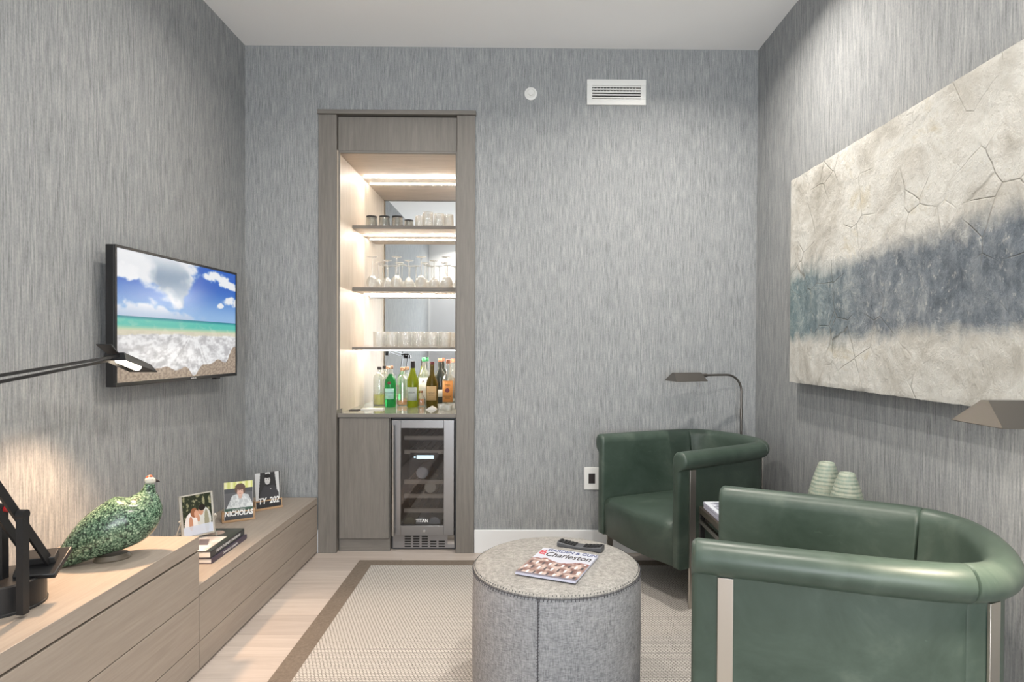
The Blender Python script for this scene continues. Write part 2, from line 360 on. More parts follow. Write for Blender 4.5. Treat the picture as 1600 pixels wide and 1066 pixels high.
# rear wall behind the camera: painted, two tall windows
wr = MB(); z0, z1 = 0.3, 2.6
xs = [XL] + [k for w in WIN for k in w] + [XR]
for i in range(0, len(xs), 2): wr.box(xs[i], xs[i + 1], YR - T, YR, 0, H)
for a, b in WIN: wr.box(a, b, YR - T, YR, 0, z0); wr.box(a, b, YR - T, YR, z1, H)
struct(wr.build('wall_rear', M['white'], smooth=False))
for i, (a, b) in enumerate(WIN):
    f = MB(); t = 0.05
    f.box(a, a + t, YR - .1, YR + .01, z0, z1); f.box(b - t, b, YR - .1, YR + .01, z0, z1)
    f.box(a + t, b - t, YR - .1, YR + .01, z0, z0 + t); f.box(a + t, b - t, YR - .1, YR + .01, z1 - t, z1); f.box((a + b) / 2 - .02, (a + b) / 2 + .02, YR - .08, YR - .01, z0 + t, z1 - t)
    w = struct(f.build('window_%d' % (i + 1), M['trim'], smooth=False))
    MB().box(a + t, b - t, YR - .05, YR - .045, z0 + t, z1 - t).build('window_pane', M['pane'], w, smooth=False)
# white door in the rear-left corner, seen in the mirror of the bar
d = struct(MB().box(XL + .02, -1.14, YR, YR + .035, 0.0, 2.35).build('door_1', M['doorw'], bevel=.004))
c = MB(); c.box(XL, XL + .03, YR + .036, YR + .05, 0, 2.4); c.box(-1.15, -1.10, YR + .036, YR + .05, 0, 2.4); c.box(XL + .03, -1.15, YR + .036, YR + .05, 2.36, 2.42)
c.build('door_casing', M['trim'], d, smooth=False)
# baseboards
struct(MB().box(-0.286, XR - 0.016, YB - .016, YB, 0, .14).build('baseboard_back', M['trim'], bevel=.003))
struct(MB().box(XR - .016, XR, YR + .02, YB - .016, 0, .14).build('baseboard_right', M['trim'], bevel=.003))
struct(MB().box(-1.229, -1.227 + .004, YB - .016, YB, 0, .14).build('baseboard_left', M['trim']))
# downlight fittings, the last one belonging to the added rear light
for i, (x, y) in enumerate(DOWN):
    t = thing('ceiling_downlight', ['round recessed downlight above the low console', 'round recessed downlight above the far armchair', 'round recessed downlight above the tall console', 'round recessed downlight above the near armchair', 'unseen recessed downlight added to brighten the rear door'][i], 'ceiling light', (x, y, H), 0, 'recessed ceiling downlights')
    MB().lathe([(.052, 0), (.062, -.004), (.062, -.0005), (.075, -.0005), (.075, 0)], 24, (0, 0, 0), False, False).build('trim_ring', M['trim'], t)
    MB().lathe([(.05, -.001), (.05, -.003)], 24).build('lens', M['downlight'], t)

# ---------------------------------------------------------------- bar cabinet
PX0, PX1 = -1.225, -0.287
NX0, NX1 = -1.112, -0.398
BY = 4.34
cab = thing('bar_cabinet', 'built-in taupe oak bar cabinet with lit mirrored shelves set into the back wall', 'cabinet', ((PX0 + PX1) / 2, YB, 0))
O = tuple(cab.location)
def cp(mb, name, mat, parent=cab, **kw): return mb.build(name, mat, parent, org=O, **kw) if parent is cab else mb.build(name, mat, parent, org=O, **kw)
cp(MB().box(PX0, NX0 - .004, YB - .02, YB + .10, 0, 2.635), 'pilaster', M['taupe'], bevel=.002)
cp(MB().box(NX1 + .002, PX1, YB - .02, YB + .10, 0, 2.635), 'pilaster', M['taupe'], bevel=.002)
cp(MB().box(PX0 - .004, PX1 + .004, YB - .028, YB + .1, 2.637, 2.663), 'top_cap', M['taupeh'], bevel=.002)
cp(MB().box(NX0, NX1 - .002, YB + .0, YB + .02, 2.425, 2.628), 'header_panel', M['taupe'], bevel=.001)
cp(MB().box(NX0 - .004, NX1 + .002, YB + .03, YB + .05, 2.436, 2.637), 'header_backing', M['dark'])
sp = MB().box(NX0 - .02, NX0, YB + .1, BY, 0.84, 2.44); sp.box(NX0 - .003, NX0 + .001, YB - .012, YB + .1, .865, 2.424); cp(sp, 'side_panel', M['inner'])
cp(MB().box(NX1, NX1 + .02, YB + .1, BY, 0.84, 2.44), 'side_panel', M['inner'])
cp(MB().box(NX0, NX0 + .010, YB - .0, YB + .008, .868, 2.414), 'face_trim', M['taupe'])
cp(MB().box(NX1 - .008, NX1, YB - .0, YB + .008, .868, 2.414), 'face_trim', M['taupe'])
cp(MB().box(NX0, NX1, YB + .0, YB + .018, 2.412, 2.424), 'face_trim', M['taupeh'])
cp(MB().box(NX0, NX1, YB + .02, BY, 2.414, 2.434), 'niche_ceiling', M['innerh'])
cp(MB().box(NX0, NX1, BY, BY + .006, .84, 2.42), 'mirror', M['mirror'], smooth=False)
SH = [(2.037, .021, 4.03), (1.634, .026, 4.03), (1.243, .018, 4.03)]
for z, th, y0 in SH:
    s = cp(MB().box(NX0 + .001, NX1 - .001, y0, BY - .002, z - th, z), 'shelf', M['taupeh'] if 0 else M['innerh'], bevel=.0015)
    e = cp(MB().box(NX0 + .001, NX1 - .001, y0 - .003, y0 + .001, z - th, z), 'shelf_edge', M['taupeh'], s)
    cp(MB().box(NX0 + .02, NX1 - .005, BY - .092, BY - .080, z - th - .005, z - th - .0005), 'led_strip', M['led'], s)
cp(MB().box(NX0 + .02, NX1 - .005, BY - .092, BY - .080, 2.408, 2.4135), 'led_strip', M['led'])
CT = .841
cp(MB().box(NX0, NX1, YB - .002, BY, CT - .02, CT), 'worktop', M['stone'], bevel=.001)
cp(MB().box(NX0, NX1, YB - .006, YB - .001, CT - .022, CT + .001), 'worktop_edge', M['taupeh'])
DX = -.805
dr = cp(MB().box(NX0 + .006, DX, YB + .002, YB + .022, .082, CT - .028), 'door', M['taupe'], bevel=.001)
cp(MB().box(NX0, DX + .004, YB + .024, YB + .5, .0, CT - .022), 'carcass', M['taupe'])
cp(MB().box(NX0 + .01, DX + .004, YB + .016, YB + .0235, .0, .076), 'toe_kick', M['taupeh'])

# wine fridge
FX0, FX1 = -.797, -.404
fr = thing('wine_fridge', 'stainless steel wine fridge with glass door under the bar counter', 'fridge', ((FX0 + FX1) / 2, YB + .03, 0))
OF = tuple(fr.location)
def fp(mb, name, mat, parent=fr, **kw): return mb.build(name, mat, parent, org=OF, **kw)
fz1 = .812; Y0 = YB + .012
shell = MB(); shell.box(FX0, FX0 + .02, Y0 + .05, BY - .05, .0, fz1 - .004); shell.box(FX1 - .02, FX1, Y0 + .05, BY - .05, 0, fz1 - .004)
shell.box(FX0 + .02, FX1 - .02, Y0 + .05, BY - .05, fz1 - .03, fz1 - .004); shell.box(FX0 + .02, FX1 - .02, Y0 + .05, BY - .05, .0, .10); shell.box(FX0 + .02, FX1 - .02, BY - .09, BY - .05, .1, fz1 - .03)
fp(shell, 'body', base('fridge_liner', (.10, .10, .105, 1), .5)[0])
gx0, gx1, gz0, gz1 = -.735, -.474, .158, .752
dx0, dx1, dz0, dz1 = FX0 + .006, FX1 - .008, .10, .802
fdm = MB(); fdm.box(dx0, gx0, Y0, Y0 + .04, dz0, dz1); fdm.box(gx1, dx1, Y0, Y0 + .04, dz0, dz1); fdm.box(gx0, gx1, Y0, Y0 + .04, dz0, gz0); fdm.box(gx0, gx1, Y0, Y0 + .04, gz1, dz1)
fd = fp(fdm, 'door', M['steel'], bevel=.0015)
fp(MB().box(gx0 + .0005, gx1 - .0005, Y0 + .004, Y0 + .008, gz0 + .0005, gz1 - .0005), 'glass_pane', M['tint'], fd, smooth=False)
hm = MB().lathe([(.0085, .105), (.0085, .775)], 16, (dx0 + .016, Y0 - .03, 0)); hm.tube([(dx0 + .016, Y0 - .03, .15), (dx0 + .016, Y0, .15)], .005); hm.tube([(dx0 + .016, Y0 - .03, .73), (dx0 + .016, Y0, .73)], .005)
fp(hm, 'handle', M['steelp'], fd)
fp(MB().tube([((dx0 + dx1) / 2 + .01, Y0 - .004, .127), ((dx0 + dx1) / 2 + .01, Y0 + .001, .127)], .007, 16), 'lock', M['chrome'], fd)
gr = MB()
def vent_rows(mb, x, n, zt):
    for i in range(n): mb.box(x, x + .038, Y0 + .0305, Y0 + .0325, zt - .0078 - i * .0150, zt - i * .0150)
grp = fp(MB().box(dx0 + .003, dx1 + .002, Y0 + .033, Y0 + .048, .012, .092), 'grille', M['steel'], bevel=.001)
for k, x in enumerate([-.716, -.664, -.612]): vent_rows(gr, x, 5, .086)
for k, x in enumerate([-.56, -.508]): vent_rows(gr, x, 3, .056)
fp(gr, 'vent_slot', M['dark'], grp)
fp(MB().box(dx1 - .04, dx1 - .0, Y0 + .02, Y0 + .0325, .04, .093), 'hinge', M['steelp'], grp)
for z in (.694, .606, .420, .332, .242):
    s = fp(MB().box(gx0 + .006, gx1 - .004, Y0 + .075, Y0 + .095, z - .024, z), 'rack', wood('rack_wood', rgb(176, 166, 150), rgb(196, 186, 170), (3, 40, 40)) if 'rk' not in M else M['rk'])
    M['rk'] = s.data.materials[0]
    w = MB()
    for k in range(6): w.box(gx0 + .02 + k * .043, gx0 + .026 + k * .043, Y0 + .095, BY - .1, z - .02, z - .014)
    fp(w, 'wire', M['steel'], s)
ds = fp(MB().box(gx0 + .045, gx0 + .215, Y0 + .07, Y0 + .1, .545, .59), 'control_panel', M['blackm'])
fp(MB().box(gx0 + .085, gx0 + .19, Y0 + .066, Y0 + .0695, .553, .575), 'display', M['display'], ds)
fp(MB().box(gx0 + .068, gx0 + .078, Y0 + .066, Y0 + .0695, .559, .568), 'indicator_light', M['display'], ds)
text('TITAN', 'lettering', .026, M['whiteink'], fd, (-.606 - OF[0], Y0 + .0035 - OF[1], .187), (R(90), 0, 0), bold=.0006)
def wine_bottle(x, y, z, mat, lab):
    o = MB().lathe([(.0, .0), (.034, .0), (.038, .004), (.038, .19), (.03, .22), (.014, .25), (.014, .29), (0, .29)], 20).build('wine_bottle', mat)
    o.rotation_euler = (R(-90), 0, 0); o.location = (x, y, z); tag(o, lab, 'bottle', 'bottles lying in the wine fridge'); return o
M['wpale'] = base('pale_bottle', rgb(196, 192, 176), 0.3)[0]; M['wgrey'] = base('grey_bottle', rgb(190, 194, 196), 0.3)[0]; M['wbr'] = base('brown_bottle', rgb(110, 104, 70), 0.3)[0]
wine_bottle(-.622, Y0 + .098, .459, M['wgrey'], 'pale grey bottle lying on the middle rack of the wine fridge')
wine_bottle(-.570, Y0 + .098, .371, M['wpale'], 'cream bottle lying on the rack below the pale grey bottle in the wine fridge')
wine_bottle(-.700, Y0 + .10, .205-.06, M['wbr'], 'olive brown bottle at bottom left of the wine fridge')
wine_bottle(-.622, Y0 + .10, .205-.06, M['wgrey'], 'bottle lying in the middle of the bottom row of the wine fridge')
wine_bottle(-.545, Y0 + .10, .205-.06, M['wgrey'], 'bottle lying at the right of the bottom row of the wine fridge')

# ---------------------------------------------------------------- glassware
def tumbler(mat, r0, r1, h, rim=None, name='tumbler'):
    t = bpy.data.objects.new(name, None); COL.objects.link(t)
    MB().lathe([(r0 * .96, .0005), (r0, .004), (r1, h - .002), (r1 - .001, h), (r1 - .002, h - .002), (r0 - .003, .010), (.0, .009)], 20, cap0=True, cap1=False).build('bowl', mat, t)
    if rim: MB().lathe([(r1 + .0006, h - .010), (r1 + .0012, h - .004), (r1 + .0004, h + .0005), (0, h + .0005)], 20, cap0=False, cap1=False).build('base_band', rim, t)
    return t
names = ['leftmost', 'second', 'third', 'fourth', 'fifth', 'sixth', 'seventh', 'eighth', 'ninth']
z = SH[0][0]
p = None; M['smoke'] = thin_glass('smoky_glass', (.75, .75, .70, 1), .12)
for i, (px, s) in enumerate([(579, 1), (599, 1), (619, 1), (637, .85)]):
    y = 4.12 if s == 1 else 4.18; x = (px - 814) * y / 960
    lab = '%s of four short dark-based tumblers on the top shelf' % ['leftmost', 'second from left', 'third from left', 'rightmost and smallest'][i]
    if p is None: p = tumbler(M['smoke'], .039, .034, .078, M['blackm']); o = p; o.location = (x, y, z); tag(o, lab, 'glass', 'dark-based tumblers on the top shelf')
    else: o = dup(p, (x, y, z), 0, lab)
    o.scale = (s,) * 3
p = None
for i, (px, y, s) in enumerate([(657, 4.18, .92), (664, 4.09, 1.0), (684, 4.14, 1.0), (699, 4.09, .85)]):
    x = (px - 814) * y / 960 + (.01 if i == 1 else 0)
    lab = ['clear tumbler at the back left of the tall group on the top shelf', 'tall clear tumbler at the front left of the group on the top shelf', 'tall clear tumbler in the middle right of the group on the top shelf', 'shorter clear tumbler at the far right of the top shelf'][i]
    if i == 0: x -= .012
    if p is None: p = tumbler(M['brightened'], .040, .036, .10); o = p; o.location = (x, y, z); tag(o, lab, 'glass', 'clear tumblers on the top shelf')
    else: o = dup(p, (x, y, z), 0, lab)
    o.scale = (s * .95, s * .95, s)
def wineglass():
    t = bpy.data.objects.new('wine_glass', None); COL.objects.link(t)
    prof = [(.030, .0), (.036, .018), (.039, .038), (.034, .060), (.018, .080), (.004, .090)]
    inn = [(.003, .086), (.017, .077), (.033, .058), (.038, .037), (.035, .018), (.029, .0)]
    MB().lathe(inn + prof, 20, cap0=False, cap1=False).build('bowl', M['brightened'], t)
    MB().lathe([(.0045, .088), (.0032, .11), (.0032, .19), (.006, .202)], 10).build('stem', M['brightened'], t)
    MB().lathe([(.006, .202), (.030, .2065), (.034, .208), (.034, .2095), (0, .2095)], 20, cap0=False).build('foot', M['brightened'], t)
    return t
z = SH[1][0]; p = None
wg = [(580, 4.10, 1.0), (603, 4.20, .95), (618, 4.10, 1.0), (637, 4.20, .95), (656, 4.10, 1.0), (676, 4.20, .95), (696, 4.10, 1.0), (590, 4.28, .93), (622, 4.29, .93), (662, 4.29, .93), (694, 4.28, .93)]
for i, (px, y, s) in enumerate(wg):
    x = (px - 814) * y / 960
    lab = ('%s from left of the seven upturned wine glasses along the middle shelf front' % ['first', 'second', 'third', 'fourth', 'fifth', 'sixth', 'seventh'][i]) if i < 7 else '%s from left of the wine glasses against the middle shelf mirror' % ['first', 'second', 'third', 'fourth'][i - 7]
    if p is None: p = wineglass(); o = p; o.location = (x, y, z); tag(o, lab, 'glass', 'upturned wine glasses on the middle shelf')
    else: o = dup(p, (x, y, z), 0, lab)
    o.scale = (s,) * 3
z = SH[2][0]; p = None
for i in range(12):
    back = i % 2; y = 4.23 if back else 4.12; px = 591 + (i // 2) * 20.5 + (10 if back else 0); x = (px - 814) * y / 960
    if x > NX1 - .045: continue
    lab = '%s from left in the %s row of clear tumblers on the lowest shelf' % (['first', 'second', 'third', 'fourth', 'fifth', 'sixth'][i // 2], 'back' if back else 'front')
    if p is None: p = tumbler(M['brightened'], .038, .041, .102); o = p; o.location = (x, y, z); tag(o, lab, 'glass', 'clear tumblers on the lowest shelf')
    else: o = dup(p, (x, y, z), 0, lab)

def bottle(x, y, prof, glass, label, neckcap=None, lab=None, liq=None, cat='bottle', words=None):
    t = thing('liquor_bottle', label, cat, (x, y, CT), 0, 'liquor bottles on the bar counter')
    MB().lathe([(0, 0)] + prof + [(0, prof[-1][1])], 24, cap0=False, cap1=False).build('bottle_body', glass, t)
    if neckcap:
        cm, cr, c0, c1 = neckcap; MB().lathe([(cr, c0), (cr * 1.03, c0 + .002), (cr, c1 - .002), (cr * .9, c1)], 16).build('cap', cm, t)
    if liq:
        lm, h = liq; MB().lathe([(0, .004), (prof[1][0] - .003, .006), (prof[1][0] - .003, h), (0, h)], 20, cap0=False, cap1=False).build('liquor', lm, t)
    if lab:
        lm, r, a0, a1, spread = lab[:5]; mb = MB(); L = []
        for zz in (a0, a1): L.append([(r * sin(an), -r * cos(an), zz) for an in [(-1 + 2 * k / 16) * spread for k in range(17)]])
        mb.loops(L, close=False, cap0=False, cap1=False); lo = mb.build('paper_label', lm, t)
        sm = lo.modifiers.new('s', 'SOLIDIFY'); sm.thickness = .0004
        if words:
            for wd, sz, zz in words: text(wd, 'lettering', sz, M['ink'], lo, (0, -r - .0022, zz), (R(90), 0, 0), .0001)
    return t
def rnd(r, sh, h, n=.012): return [(r * .9, 0), (r, .006), (r, sh), (r * .93, sh + .018), (r * .55, sh + .045), (n, sh + .07), (n, h)]
def px2x(px, y): return (px - 814) * y / 960
b = bottle(px2x(591.5, 4.26), 4.26, [(.038, 0), (.041, .005), (.041, .185), (.036, .205), (.018, .222), (.012, .228), (.012, .245)], M['bglass'], 'clear round-shouldered bottle with yellow liquor, leftmost on the bar counter', (M['ink'], .015, .246, .266), None, (M['liqy'], .075))
b = bottle(px2x(608.5, 4.13), 4.13, [(.034, 0), (.038, .006), (.039, .155), (.034, .185), (.016, .21), (.013, .222)], M['green'], 'bright green gin bottle with mint label and round seal', (M['lab_g'], .014, .223, .254), (M['lab_m'], .0398, .055, .125, .85), None, words=[('TANQUERAY', .011, .098), ('LONDON DRY', .008, .082), ('GIN', .008, .070)])
MB().tube([(0, -.041, .163), (0, -.037, .163)], .011, 16).build('wax_seal', M['maroon'], b)
bottle(px2x(605, 4.29), 4.29, [(.030, 0), (.033, .005), (.033, .18), (.028, .20), (.012, .22), (.012, .245)], M['bglass'], 'clear bottle with copper stopper behind the bright green bottle', (M['copper'], .015, .246, .268))
bottle(px2x(627.5, 4.26), 4.26, [(.036, 0), (.04, .006), (.038, .03), (.041, .15), (.038, .185), (.020, .205), (.014, .215), (.014, .235)], M['bglass'], 'clear cut decanter bottle with a little amber liquor between the two green bottles', (M['copper'], .016, .236, .262), None, (M['liqa'], .035))
b = bottle(px2x(643.5, 4.13), 4.13, [(.036, 0), (.039, .006), (.039, .165), (.036, .19), (.022, .225), (.0135, .262), (.0135, .30)], M['lime'], 'tall yellow-green vermouth bottle with black cap and grey label', (M['ink'], .0145, .262, .308), (M['lab_g'], .0398, .045, .135, .95), None, words=[('DOLIN', .014, .10)])
bottle(px2x(661, 4.28), 4.28, [(.036, 0), (.039, .006), (.039, .20), (.032, .225), (.015, .25), (.013, .30)], M['bglass'], 'clear bottle with green cap and white label behind the yellow-green bottle', (M['gcap'], .0137, .302, .330), (M['lab_w'], .0398, .05, .19, .9), None, words=[('A', .03, .165)])
bottle(px2x(656, 4.20), 4.20, [(.026, 0), (.028, .004), (.028, .055), (.015, .075), (.012, .09)], M['bglass'], 'small round flask of copper liquor in front of the white-labelled bottle', (M['copper'], .014, .09, .105), None, (M['liqa'], .05))
b = bottle(px2x(673.5, 4.10), 4.10, [(.036, 0), (.039, .006), (.039, .155), (.034, .185), (.018, .215), (.0135, .24), (.0135, .295)], M['amberg'], 'olive amber bottle with maroon cap and tan label at the front of the counter', (M['maroon'], .0145, .288, .306), (M['lab_t'], .0398, .05, .145, .95), None, words=[('CARPANO', .010, .10), ('ANTICA', .009, .085)])
bottle(px2x(686, 4.27), 4.27, [(.034, 0), (.037, .006), (.037, .19), (.03, .225), (.015, .25), (.013, .30)], M['darkg'], 'dark bottle with orange cap behind the olive amber bottle', (M['ocap'], .0137, .302, .325), (M['lab_w'], .0378, .06, .11, .8), words=[('A', .03, .165)])
b = bottle(px2x(698.5, 4.20), 4.20, [(.036, 0), (.040, .006), (.040, .18), (.036, .20), (.016, .225), (.0135, .29)], M['bglass'], 'clear bottle with large orange label and orange cap, rightmost on the bar counter', (M['ocap'], .0145, .292, .318), (M['lab_o'], .0408, .03, .175, 1.0), None, words=[("TITO'S", .013, .145), ('HANDMADE', .009, .07), ('VODKA', .010, .058)])
MB().tube([(0, -.0435, .11), (0, -.0405, .11)], .015, 18).build('label_seal', M['maroon'], b)
# crystal tumblers lying on the counter at right, napkins, coasters
tg = [(-.475, 3.93, 'cut crystal tumbler at the front right corner of the bar counter'), (-.452, 4.03, 'cut crystal tumbler behind the front right crystal tumbler on the counter'), (-.52, 4.0, 'cut crystal tumbler left of the other two crystal tumblers on the counter')]
p = None
for x, y, lab in tg:
    if p is None: p = tumbler(M['brightened'], .024, .03, .034, name='crystal_tumbler'); o = p; o.location = (x, y, CT); tag(o, lab, 'glass', 'small crystal tumblers on the counter')
    else: o = dup(p, (x, y, CT), 0, lab)
tag(MB().box(-.07, .07, -.03, .03, 0, .008).build('napkin_stack', M['paper'], loc=(-.96, 3.96, CT), bevel=.001), 'flat white napkins lying at the left of the bar counter', 'napkins')
n = MB().prism([(-.035, 0), (.035, 0), (.02, .012), (0, .022), (-.018, .012)], -.03, .03, 'y')
tag(n.build('folded_napkin', M['paper'], loc=(-.585, 3.98, CT)), 'small folded white napkin in front of the olive amber bottle', 'napkin')
tag(MB().box(-.03, .03, -.03, .03, 0, .005).build('coaster', M['ink'], loc=(-1.06, 3.9, CT), bevel=.001), 'small dark coaster at the left front of the bar counter', 'coaster')

# ---------------------------------------------------------------- wall fixtures
v = thing('air_vent', 'white rectangular air vent high on the back wall', 'vent', (.561, YB, 2.785))
fm = MB(); a, b_, ia, ib = .178, .076, .146, .041
fm.box(-a, a, -.012, 0, ib, b_); fm.box(-a, a, -.012, 0, -b_, -ib); fm.box(-a, -ia, -.012, 0, -ib, ib); fm.box(ia, a, -.012, 0, -ib, ib)
fm.build('frame', M['plate'], v, bevel=.002)
MB().box(-ia, ia, -.0015, 0, -ib, ib).build('backing', M['dark'], v)
for k in range(5):
    z = -ib + .009 + k * .0165
    MB().box(-ia, ia, -.011, -.003, z - .004, z + .004, Matrix.Translation((0, 0, 0))).build('louvre', M['plate'], v)
fv = MB()
for k in range(15): x = -ia + .01 + k * .0195; fv.box(x - .0015, x + .0015, -.006, -.002, -.002, ib)
fv.build('rear_fins', M['plate'], v)
sprk = thing('sprinkler', 'round white sprinkler cover on the back wall left of the vent', 'sprinkler', (.045, YB, 2.775))
m1 = MB().lathe([(.038, 0), (.038, .003), (.030, .007), (.026, .007), (.024, .003), (0, .003)], 32, cap0=True, cap1=False)
q = m1.build('escutcheon', M['plate'], sprk); q.rotation_euler = (R(90), 0, 0)
m2 = MB().lathe([(.012, .003), (.013, .012), (.006, .016), (.006, .022), (.016, .023), (.016, .025), (0, .026)], 20); q = m2.build('head', M['plate'], sprk); q.rotation_euler = (R(90), 0, 0)
ol = thing('wall_outlet', 'white power outlet plate with dark socket on the back wall by the far armchair', 'outlet', (.425, YB, .452))
MB().box(-.045, .045, -.006, 0, -.068, .068).build('plate', M['plate'], ol, bevel=.002)
so = MB().box(-.02, .02, -.0085, -.0062, -.03, .03).build('socket', M['ink'], ol, bevel=.002)

# ---------------------------------------------------------------- consoles
CX = -1.229
def console(name, lab, y0, y1, top, th, rows):
    t = thing(name, lab, 'cabinet', (XL, y0, 0)); O2 = (XL, y0, 0)
    MB().box(XL + .002, CX - .022, y0 + .004, y1 - .002, .012, top - th - .0005).build('carcass', M['console'], t, org=O2)
    MB().box(XL + .002, CX - .03, y0 + .01, y1 - .01, .0, .0115).build('plinth', M['dark'], t, org=O2)
    MB().box(XL + .002, CX, y0, y1, top - th, top).build('top', M['console'], t, org=O2, bevel=.0015)
    for a, b in rows: MB().box(CX - .02, CX, y0 + .001, y1 - .001, a, b).build('drawer_front', M['console'], t, org=O2, bevel=.001)
    MB().box(CX - .0225, CX - .0202, y0 + .006, y1 - .006, .012, top - th).build('shadow_gap', M['dark'], t, org=O2)
    return t
YT = 2.35
console('low_console', 'long low taupe oak drawer console against the left wall below the television', YT + .001, YB - .02, .337, .038, [(.012, .116), (.120, .294)])
console('tall_console', 'taller taupe oak drawer console in the near left holding the black desk lamp', .35, YT - .001, .524, .052, [(.012, .116), (.120, .292), (.296, .464)])

# ---------------------------------------------------------------- pictures
def picture(name, w, h, nx, ny, fn, mat, parent, loc, rot=(0, 0, 0)):
    # plane in local xz facing -y, u along +x, v along +z
    vs = [((i / nx - .5) * w, 0, j / ny * h) for j in range(ny + 1) for i in range(nx + 1)]
    fs = [(j * (nx + 1) + i, j * (nx + 1) + i + 1, (j + 1) * (nx + 1) + i + 1, (j + 1) * (nx + 1) + i) for j in range(ny) for i in range(nx)]
    me = bpy.data.meshes.new(name); me.from_pydata(vs, [], fs); at = me.color_attributes.new('col', 'FLOAT_COLOR', 'POINT')
    buf = []
    for j in range(ny + 1):
        for i in range(nx + 1):
            c = fn(i / nx, j / ny); buf += [s2l(min(1, max(0, c[0] / 255))), s2l(min(1, max(0, c[1] / 255))), s2l(min(1, max(0, c[2] / 255))), 1]
    at.data.foreach_set('color', buf); me.materials.append(mat); o = bpy.data.objects.new(name, me); COL.objects.link(o)
    o.parent = parent; o.location = loc; o.rotation_euler = rot; return o
def mixc(a, b, t): t = min(1, max(0, t)); return tuple(a[k] * (1 - t) + b[k] * t for k in range(3))
def ss(a, b, x): t = min(1, max(0, (x - a) / (b - a))); return t * t * (3 - 2 * t)
def fbm(x, y, s=0, o=5): return noise.fractal((x, y, s), 1.0, 2.0, o, noise_basis='PERLIN_ORIGINAL')
def beach(u, v):
    hz = .505
    n1 = fbm(u * 4, v * 4, 1); n2 = fbm(u * 14, v * 14, 3)
    if v > hz:
        t = (v - hz) / (1 - hz); c = mixc((150, 190, 235), (38, 100, 200), ss(0, .75, t))
        # big grey cloud from upper left, tapering down towards the centre
        cxl = .02 + .46 * (1 - t) * 1.0; cxr = .60 - .10 * (1 - t)
        low = (.74 - 1.05 * u if u < .45 else .27 + 3.0 * (u - .45) ** 1.0) + n1 * .16
        k = ss(low - .04, low + .08, t + n2 * .05) * ss(.66, .56, u + n2 * .08)
        cc = mixc((238, 241, 246), (124, 150, 176), ss(.22, .03, abs(u - .30 - .25 * (1 - t)) - n1 * .18) * ss(1.15, .6, t))
        c = mixc(c, cc, k)
        # upper right puffs
        for cu, ct, rx, ry in ((.80, .86, .13, .10), (.93, .74, .12, .09), (.96, .42, .09, .09), (.83, .32, .035, .05), (.05, .66, .09, .13)):
            e = ((u - cu) / rx) ** 2 + ((t - ct) / ry) ** 2; c = mixc(c, (246, 248, 252), ss(1.3, .5, e + n2 * 1.1 + n1 * .6))
        top = .05 + .13 * ss(.65, .15, u) + .08 * math.exp(-((u - .22) / .06) ** 2)
        if u < .72: c = mixc(c, mixc((186, 206, 232), (244, 246, 250), ss(0, .25, t)), ss(top + .05, top - .05, t + n2 * .09) * ss(.74, .5, u))
        return c
    sea0 = .395
    if v > sea0:
        t = (v - sea0) / (hz - sea0); c = mixc((214, 222, 186), (92, 200, 186), ss(0, .45, t)); c = mixc(c, (20, 128, 150), ss(.7, 1, t))
        return mixc(c, (235, 240, 220), .35 * ss(.2, .5, n2) * (1 - t))
    edge = .10 - .07 * math.exp(-((u - .58) / .05) ** 2) + .02 * sin(u * 9 + .6) + .012 * sin(u * 41) + .02 * n1 + .10 * ss(.12, .0, u) + .17 * ss(.88, 1.0, u)
    if v > edge:
        a = math.atan2(v - .42, u - .58); st = noise.noise((a * 16, (v + abs(u - .5)) * 5, 2))
        c = mixc((196, 194, 196), (250, 250, 250), .6 + st * .55 + n2 * 1.1 + .5 * fbm(u * 40, v * 50, 8, 3))
        if v > .36 + .02 * n1: c = mixc(c, (226, 218, 190), .8)
        return c
    return mixc((150, 132, 116), (190, 172, 152), .5 + fbm(u * 60, v * 60, 5, 2) * 1.2)
def ell(u, v, cu, cv, ru, rv): return ((u - cu) / ru) ** 2 + ((v - cv) / rv) ** 2 < 1
def photo_couple(u, v):
    n = fbm(u * 9, v * 9, 7)
    c = mixc((40, 48, 34), (150, 150, 120), ss(.05, .5, n)); 
    if v < .22: c = (196, 206, 226)
    if ell(u, v, .30, .24, .26, .34) and v > .2: c = (226, 226, 228)
    if ell(u, v, .72, .34, .24, .32): c = (204, 208, 206)
    if ell(u, v, .80, .30, .08, .30): c = (150, 150, 130)
    if ell(u, v, .26, .30, .07, .18): c = (190, 140, 116)
    if ell(u, v, .38, .56, .12, .12): c = (150, 100, 72)
    if ell(u, v, .46, .52, .08, .10): c = (206, 160, 136)
    if ell(u, v, .62, .58, .09, .11): c = (196, 148, 124)
    if ell(u, v, .66, .66, .12, .08): c = (34, 28, 26)
    if ell(u, v, .52, .40, .05, .09): c = (196, 150, 126)
    if v < .24: c = mixc(c, (200, 212, 232), .85)
    return c
